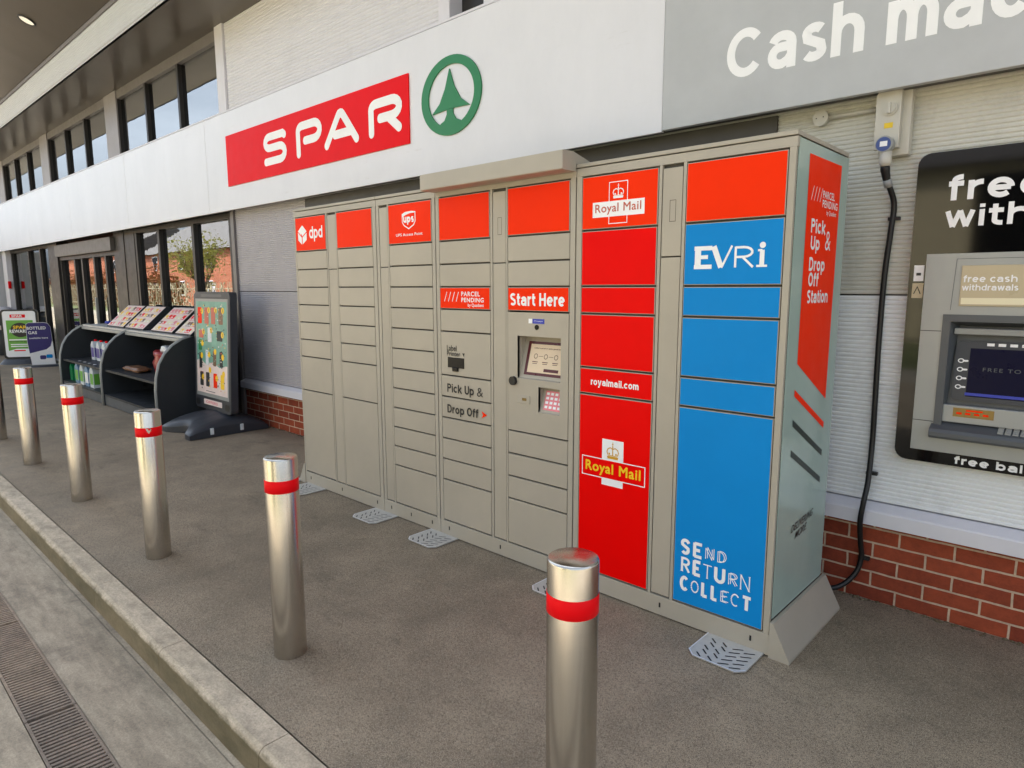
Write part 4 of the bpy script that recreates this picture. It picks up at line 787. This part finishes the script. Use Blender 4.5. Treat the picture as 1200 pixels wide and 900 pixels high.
sb_ = thing('plastic_sack', (-7.72, .42, .487), 'shiny red and clear plastic sack slumped on the upper shelf', 'sack'); lumpy(-7.72, .42, .487, .22, .13, .15, 3).build('body', 'bag_red', sb_); lumpy(-7.70, .44, .74, .10, .07, .055, 4).build('neck', 'bottle_white', sb_)
tag(lumpy(-8.36, .28, .487, .28, .10, .03, 8).build('packet', 'bag_brown'), 'flat brown packet lying on the upper shelf', 'packet')
tag(MB().lathe([(0, 1.055), (.05, 1.05), (.06, 1.02), (.0, .999)], -10.55, .62, 16).build('blue_bundle', 'sticker_blue'), 'small dark blue bundle on the far end of the shelf counter', 'bundle')

# ------------------------------------------------------------------ tall poster board on a water filled base
PB = thing('poster_board', (-6.35, .4, 0), 'tall grey framed poster board with teal offers poster on a moulded base', 'pavement sign')
bx0, bx1, by0, by1 = -6.70, -5.93, -.05, .80; n = 28; vs = []; fs = []
for i in range(n + 1):
    for j in range(n + 1):
        u = i / n * 2 - 1; t = j / n; notch = .13 * (.5 + .5 * math.cos(math.pi * min(1, abs(u) / .75))); y = by0 + notch * (1 - t) ** 2 + t * (by1 - by0)
        h = (.055 + .15 * math.sin(math.pi * min(1, max(0, .06 + t * .9))) ** .8) * (1 - .30 * abs(u) ** 5) + .015 * math.sin(u * 3.14 * 1.5 + 1.57) * (1 - t)
        e = min(i, n - i, j, n - j); h *= (.72 if e == 0 else (.92 if e == 1 else 1)); vs.append(((bx0 + bx1) / 2 + u * (bx1 - bx0) / 2, y, h))
N1 = n + 1; fs = [(i * N1 + j, (i + 1) * N1 + j, (i + 1) * N1 + j + 1, i * N1 + j + 1) for i in range(n) for j in range(n)]
mb = MB(); mb.add(vs, fs, True); ring = [i * N1 for i in range(N1)] + [n * N1 + j for j in range(1, N1)] + [i * N1 + n for i in range(n - 1, -1, -1)] + [j for j in range(n - 1, 0, -1)]
o_ = len(mb.v); mb.v += [(vs[q][0], vs[q][1], 0.004) for q in ring]; L_ = len(ring)
for i in range(L_): mb.f.append([ring[i], o_ + i, o_ + (i + 1) % L_, ring[(i + 1) % L_]]); mb.mi.append(0); mb.sm.append(False)
mb.build('base', 'dark_grey_plastic', PB)
for y in (.18, .50): MB().box(bx1 - .012, bx1 + .006, y - .02, y + .02, .03, .10, .008).build('tether_lug', 'bottle_white', PB)
fx0, fx1, fz0, fz1 = -6.86, -5.93, .20, 1.51
LN = lambda z: .40 + (z - fz0) * .05
def BD(k): return lambda a, b: (a, LN(b) - k, b)
MB().prism(rrect(fx0, fx1, fz0, fz1, .05), BD(-.07), BD(.0)).prism(rrect(fx0 + .006, fx1 - .006, fz0 + .006, fz1 - .006, .045), BD(0), BD(.006)).build('frame', 'dark_grey_plastic', PB)
for a in (fx0 + .26, fx1 - .30): MB().box(a, a + .04, LN(.3), LN(.3) + .05, .15, .25).build('bracket', 'dark_grey_plastic', PB)
MB().rect(BD(.008), fx0 + .05, fx1 - .05, .345, 1.435).build('snap_frame', 'edge_grey', PB)
px0, px1, pz0, pz1 = fx0 + .075, fx1 - .075, .385, 1.405
mb = MB(); mb.k = 0; mb.rect(BD(.009), px0, px1, pz0, pz1); mb.k = 1; mb.poly(BD(.0095), [(px0, pz0)] + [(px0 + (px1 - px0) * i / 16, .74 + .02 * math.sin(i * .9) - .04 * i / 16) for i in range(17)][0:] [::1] + [(px1, pz0)])
Wp = px1 - px0
def item(fx, fz, fw, fh, m_): mb.k = m_; mb.poly(BD(.0102), rrect(px0 + Wp * fx, px0 + Wp * (fx + fw), fz, fz + fh, .012, 2))
for fx, m_ in ((.05, 2), (.28, 3), (.5, 3), (.74, 4)): item(fx, 1.16, .14, .18, m_)
item(.08, 1.0, .16, .09, 3); item(.38, .96, .13, .16, 5); item(.68, .98, .18, .11, 6); item(.06, .86, .12, .12, 7)
for fx, m_ in ((.08, 6), (.3, 5), (.55, 4), (.76, 6)): item(fx, .66 if fx < .2 else .70, .1, .17, m_)
for fx, m_ in ((.1, 6), (.3, 6), (.55, 2), (.78, 8)): item(fx, .46, .12, .16, m_)
mb.k = 8
for fx, fz in ((.2, 1.30), (.43, 1.31), (.65, 1.31), (.88, 1.31), (.24, 1.07), (.5, 1.09), (.86, 1.05), (.2, .94), (.17, .80), (.42, .82), (.62, .86), (.86, .81), (.2, .56), (.44, .65), (.66, .57), (.88, .63)): mb.poly(BD(.0108), [(px0 + Wp * fx + .034 * math.cos(t * .5236), fz + .034 * math.sin(t * .5236)) for t in range(12)])
rp = random.Random(5)
for _ in range(150):
    fx, fz = rp.uniform(.03, .95), rp.uniform(pz0 + .03, pz1 - .03); mb.k = rp.choice([3, 4, 5, 6, 6, 9, 0, 1, 8]); a = rp.uniform(.008, .03); b = rp.uniform(.004, .016); y_ = rp.uniform(.01085, .0118); mb.rect(BD(y_), px0 + Wp * fx, min(px1 - .005, px0 + Wp * fx + a), fz, fz + b)
mb.k = 9; mb.stroke(BD(.0104), [(px0 + Wp * .3, .41), (px0 + Wp * .6, .408)], .006)
for fx, fz in ((.2, 1.30), (.43, 1.31), (.65, 1.31), (.88, 1.31), (.24, 1.07), (.5, 1.09), (.86, 1.05)): mb.rect(BD(.0114), px0 + Wp * fx - .004, px0 + Wp * fx + .006, fz - .018, fz + .018)
mb.build('poster', ['teal_print', 'pink_print', 'orange_vinyl', 'copper_print', 'bag_brown', 'bottle_white', 'shelf_grey', 'sign_green', 'yellow_vinyl', 'black_print'], PB)
mb = MB(); mb.k = 0; mb.poly(BD(.0085), rrect(fx0 + .24, fx1 - .22, .255, .315, .01, 2)); mb.k = 1; text(mb, BD(.0092), 'OFFERS', fx0 + .30, fx1 - .33, .27, .30); mb.build('plate', ['pink_print', 'keypad_pink'], PB)
for a in (fx0 + .03, fx1 - .15): MB().poly(BD(.0085), rrect(a, a + .11, .235, .305, .02, 2)).build('hand_hole', 'black_print', PB)
MB().poly(BD(.0085), rrect(fx0 + .2, fx1 - .2, 1.455, 1.485, .01, 2)).build('top_handle', 'atm_grey', PB)

# ------------------------------------------------------------------ two far boards and a bin, facing the camera
def facing(x, y, yaw):
    c, s = math.cos(yaw), math.sin(yaw)
    return lambda k: (lambda a, b: (x + a * c + k * s, y + a * s - k * c, b))
YW = math.radians(62); fc = facing(-15.85, .47, YW); fp = lambda a, k, b: fc(k)(a, b)
RB = thing('rewards_board', (-15.85, .47, 0), 'white framed pavement board with green rewards poster on a dark base', 'pavement sign')
MB().prism(rrect(-.33, .33, .10, 1.12, .07), fc(-.05), fc(0)).build('frame', 'black_print', RB); MB().prism(rrect(-.29, .29, .14, 1.09, .05), fc(.001), fc(.008)).build('panel', 'white_vinyl', RB); MB().rect(fc(.010), -.235, .235, .24, .90).build('poster', 'lime_print', RB)
MB().prism(arc(0, .0, .42, .24, 0, 360, 28)[:-1], lambda a, b: fp(a, b, .0), lambda a, b: fp(a * .8, b * .7, .10)).build('base', 'dark_grey_plastic', RB)
mb = MB(); mb.k = 0; mb.poly(fc(.0115), [(.17 * math.cos(t * .2618), .70 + .15 * math.sin(t * .2618)) for t in range(24)]); mb.build('badge', 'dark_frame', RB)
mb = MB(); text(mb, fc(.013), 'SPAR', -.12, .12, .725, .79, off=.03); mb.build('lettering', 'yellow_vinyl', RB); mb = MB(); text(mb, fc(.013), 'REWARDS', -.19, .19, .64, .71, off=.03); mb.rect(fc(.0115), -.21, .21, .485, .51); mb.rect(fc(.0115), -.19, .19, .35, .37); mb.rect(fc(.0115), -.19, .19, .39, .41); mb.poly(fc(.0112), [(-.235, .24), (.235, .24), (.235, .27), (.1, .31), (-.1, .31), (-.235, .27)]); mb.build('lettering', 'white_vinyl', RB)
mb = MB(); text(mb, fc(.012), 'Download the app today', -.2, .2, .44, .475, off=.01); mb.build('lettering', 'black_print', RB); mb = MB(); mb.rect(fc(.0095), -.16, .11, .955, 1.02); mb.rect(fc(.0122), -.14, .06, .26, .285); mb.build('red_mark', 'signal_red', RB); text(MB(), fc(.0105), 'SPAR', -.13, .06, .965, 1.01, off=.03).build('lettering', 'white_vinyl', RB)
YG = math.radians(76); fg = facing(-14.95, .60, YG)
GB = thing('gas_board', (-14.95, .60, 0), 'purple and white bottled gas board standing beside the green poster board', 'pavement sign')
MB().prism([(-.16, .02), (.23, .02), (.22, .3), (.20, .78), (.16, .86), (.10, .88), (-.16, .88), (-.20, .85), (-.205, .5)], fg(-.02), fg(0)).build('panel', 'white_vinyl', GB)
MB().poly(fg(.002), [(-.18, .27), (.10, .34), (.17, .40), (.205, .52), (.197, .78), (.155, .855), (.10, .875), (-.16, .875), (-.195, .845), (-.2, .5)]).build('print', 'purple_print', GB)
mb = MB(); text(mb, fg(.0035), 'BOTTLED', -.19, .12, .74, .80, off=.03); text(mb, fg(.0035), 'GAS', -.175, -.03, .65, .71, off=.03); text(mb, fg(.0035), 'available here', -.165, .14, .555, .59, off=.015); mb.build('lettering', 'white_vinyl', GB)
mb = MB(); mb.k = 0; mb.poly(fg(.0025), rrect(-.02, .08, .14, .22, .02, 3)); mb.k = 1; mb.poly(fg(.0025), rrect(.085, .19, .16, .235, .02, 3)); mb.build('logo', ['purple_print', 'blue_vinyl'], GB)
fgp = lambda a, k, b: fg(k)(a, b); MB().prism(arc(0.1, 0, .5, .22, 0, 360, 24)[:-1], lambda a, b: fgp(a, b, .0), lambda a, b: fgp(a * .9, b * .8, .035)).build('base', 'dark_grey_plastic', GB)
BN = thing('litter_bin', (-18.4, .62, 0), 'dark cylindrical litter bin with white top behind the green poster board', 'bin')
MB().lathe([(.19, 0), (.20, .02), (.20, .86), (.0, .861)], -18.4, .62, 28).build('body', 'shelf_grey', BN); MB().lathe([(.17, .862), (.17, 1.0), (0, 1.001)], -18.4, .62, 28).build('mouth', 'black_print', BN); MB().lathe([(.21, 1.002), (.21, 1.05), (.16, 1.12), (0, 1.13)], -18.4, .62, 28).build('top', 'white_frame', BN); MB().box(-18.21, -18.195, .48, .64, .60, .70).build('label', 'pink_print', BN)

# ------------------------------------------------------------------ across the forecourt: what the glass, steel and paint reflect
sheet('verge', 'verge', -160, 40, -60, -11.2, -.125)
FN = thing('palisade_fence', (-40, -12, 0), 'cream palisade fence across the forecourt, seen mirrored in the shop windows', 'fence'); mb = MB(); x = -95.0
while x < 12:
    mb.prism([(-.03, .1), (.03, .1), (.03, 1.8), (.0, 1.92), (-.03, 1.8)], lambda p, q, x=x: (x + p, -12.0, q), lambda p, q, x=x: (x + p, -11.97, q)); x += .34
mb.build('paling', 'fence_paint', FN); mb = MB()
for z in (.4, 1.5): mb.box(-95, 12, -12.06, -12.005, z, z + .06)
mb.build('rail', 'fence_paint', FN)
for hx, hw, e, rg, l in ((-88, 26, 5.2, 8.4, 'brick house with slate roof across the forecourt, farthest from the lockers'), (-58, 24, 4.7, 7.8, 'low brick house with slate roof across the forecourt, between two others'), (-30, 22, 5.4, 8.8, 'long cream rendered house with windows across the forecourt, opposite the poster board'), (-3, 20, 5.0, 8.2, 'cream rendered house with a wide dark added reflection panel across the forecourt')):
    H_ = thing('brick_house', (hx, -24, 0), l, 'house', 'brick houses across the forecourt'); a, b = hx - hw / 2, hx + hw / 2
    MB().box(a, b, -28, -19, -.2, e).build('wall', 'cream_render' if hx > -40 else 'house_brick', H_); MB().prism([(-18.6, e + .005), (-23.5, rg), (-28.4, e + .005)], lambda p, q: (a - .3, p, q), lambda p, q: (b + .3, p, q)).build('roof', 'roof_slate', H_)
    if hx > -10: MB().box(-2.55, 3.5, -19.03, -18.96, -.1, 4.7).build('dark_reflection_panel', 'screen_black', H_); continue  # dark panel added so the cash machine surround mirrors black on its right
    for i in range(4):
        for z in (.9, 3.2):
            xx = a + hw * (i + .5) / 4; wn = MB().box(xx - .6, xx + .6, -19.02, -18.95, z, z + 1.3).build('window', 'white_frame', H_); MB().box(xx - .52, xx + .52, -18.955, -18.94, z + .08, z + 1.22).build('pane', 'screen_black', wn)
def tree(x, y, h, label, mat, nleaf, sp, grp, seed):
    r = random.Random(seed); T = thing('tree', (x, y, 0), label, 'tree', grp); mb = MB(); tips = []
    def grow(p, d, L, rad, lev):
        pts = [p]; q = p
        for i in range(4): d = (d + Vector((r.uniform(-.2, .2), r.uniform(-.2, .2), r.uniform(-.03, .16)))).normalized(); q = q + d * L / 4; pts.append(q)
        mb.tube(pts, [rad * (1 - .13 * i) for i in range(5)], 6, False); tips.append(q)
        if lev < 4:
            for _ in range(3 if lev else 5): grow(pts[r.randrange(2, 5)], (d + Vector((r.uniform(-.9, .9), r.uniform(-.9, .9), r.uniform(-.1, .5)))).normalized(), L * r.uniform(.55, .75), rad * .55, lev + 1)
    grow(Vector((x, y, -.1)), Vector((0, 0, 1)), h * .38, h * .024, 0); mb.build('trunk', 'bark', T); lb = MB()
    for _ in range(nleaf):
        t = r.choice(tips) + Vector((r.gauss(0, sp), r.gauss(0, sp), r.gauss(0, sp))); u = Vector((r.uniform(-1, 1), r.uniform(-1, 1), r.uniform(-1, 1))).normalized(); v = u.orthogonal().normalized(); k = r.uniform(.05, .12); lb.add([t - u * k, t + v * k * .6, t + u * k, t - v * k * .6], [(0, 1, 2, 3)])
    lb.build('crown', mat, T)
hg = thing('hedge', (-66, -14.6, 0), 'long russet hedge behind the palisade fence, mirrored in the shop windows', 'hedge'); hr = random.Random(4); lb = MB()
for _ in range(9000):
    x = hr.uniform(-84, -50); hh = 2.6 + .5 * math.sin(x * .9) + .3 * math.sin(x * 2.3); t = Vector((x, -14.6 + hr.gauss(0, .4), hr.uniform(.0, hh))); u = Vector((hr.uniform(-1, 1), hr.uniform(-1, 1), hr.uniform(-1, 1))).normalized(); v = u.orthogonal().normalized(); k = hr.uniform(.07, .17); lb.add([t - u * k, t + v * k * .6, t + u * k, t - v * k * .6], [(0, 1, 2, 3)])
lb.build('foliage', 'leaf_red', hg)
tree(-24, -14, 8, 'bare budding tree behind the palisade fence, mirrored in the window by the poster board', 'leaf', 1800, .3, 'trees behind the fence', 1)
tree(-46, -15, 6, 'pale green small tree behind the palisade fence, mirrored in the middle window', 'leaf', 2200, .4, 'trees behind the fence', 2)
tree(4, -15, 8, 'bare tree behind the palisade fence, across from the cash machine', 'leaf', 2500, .3, 'trees behind the fence', 3)
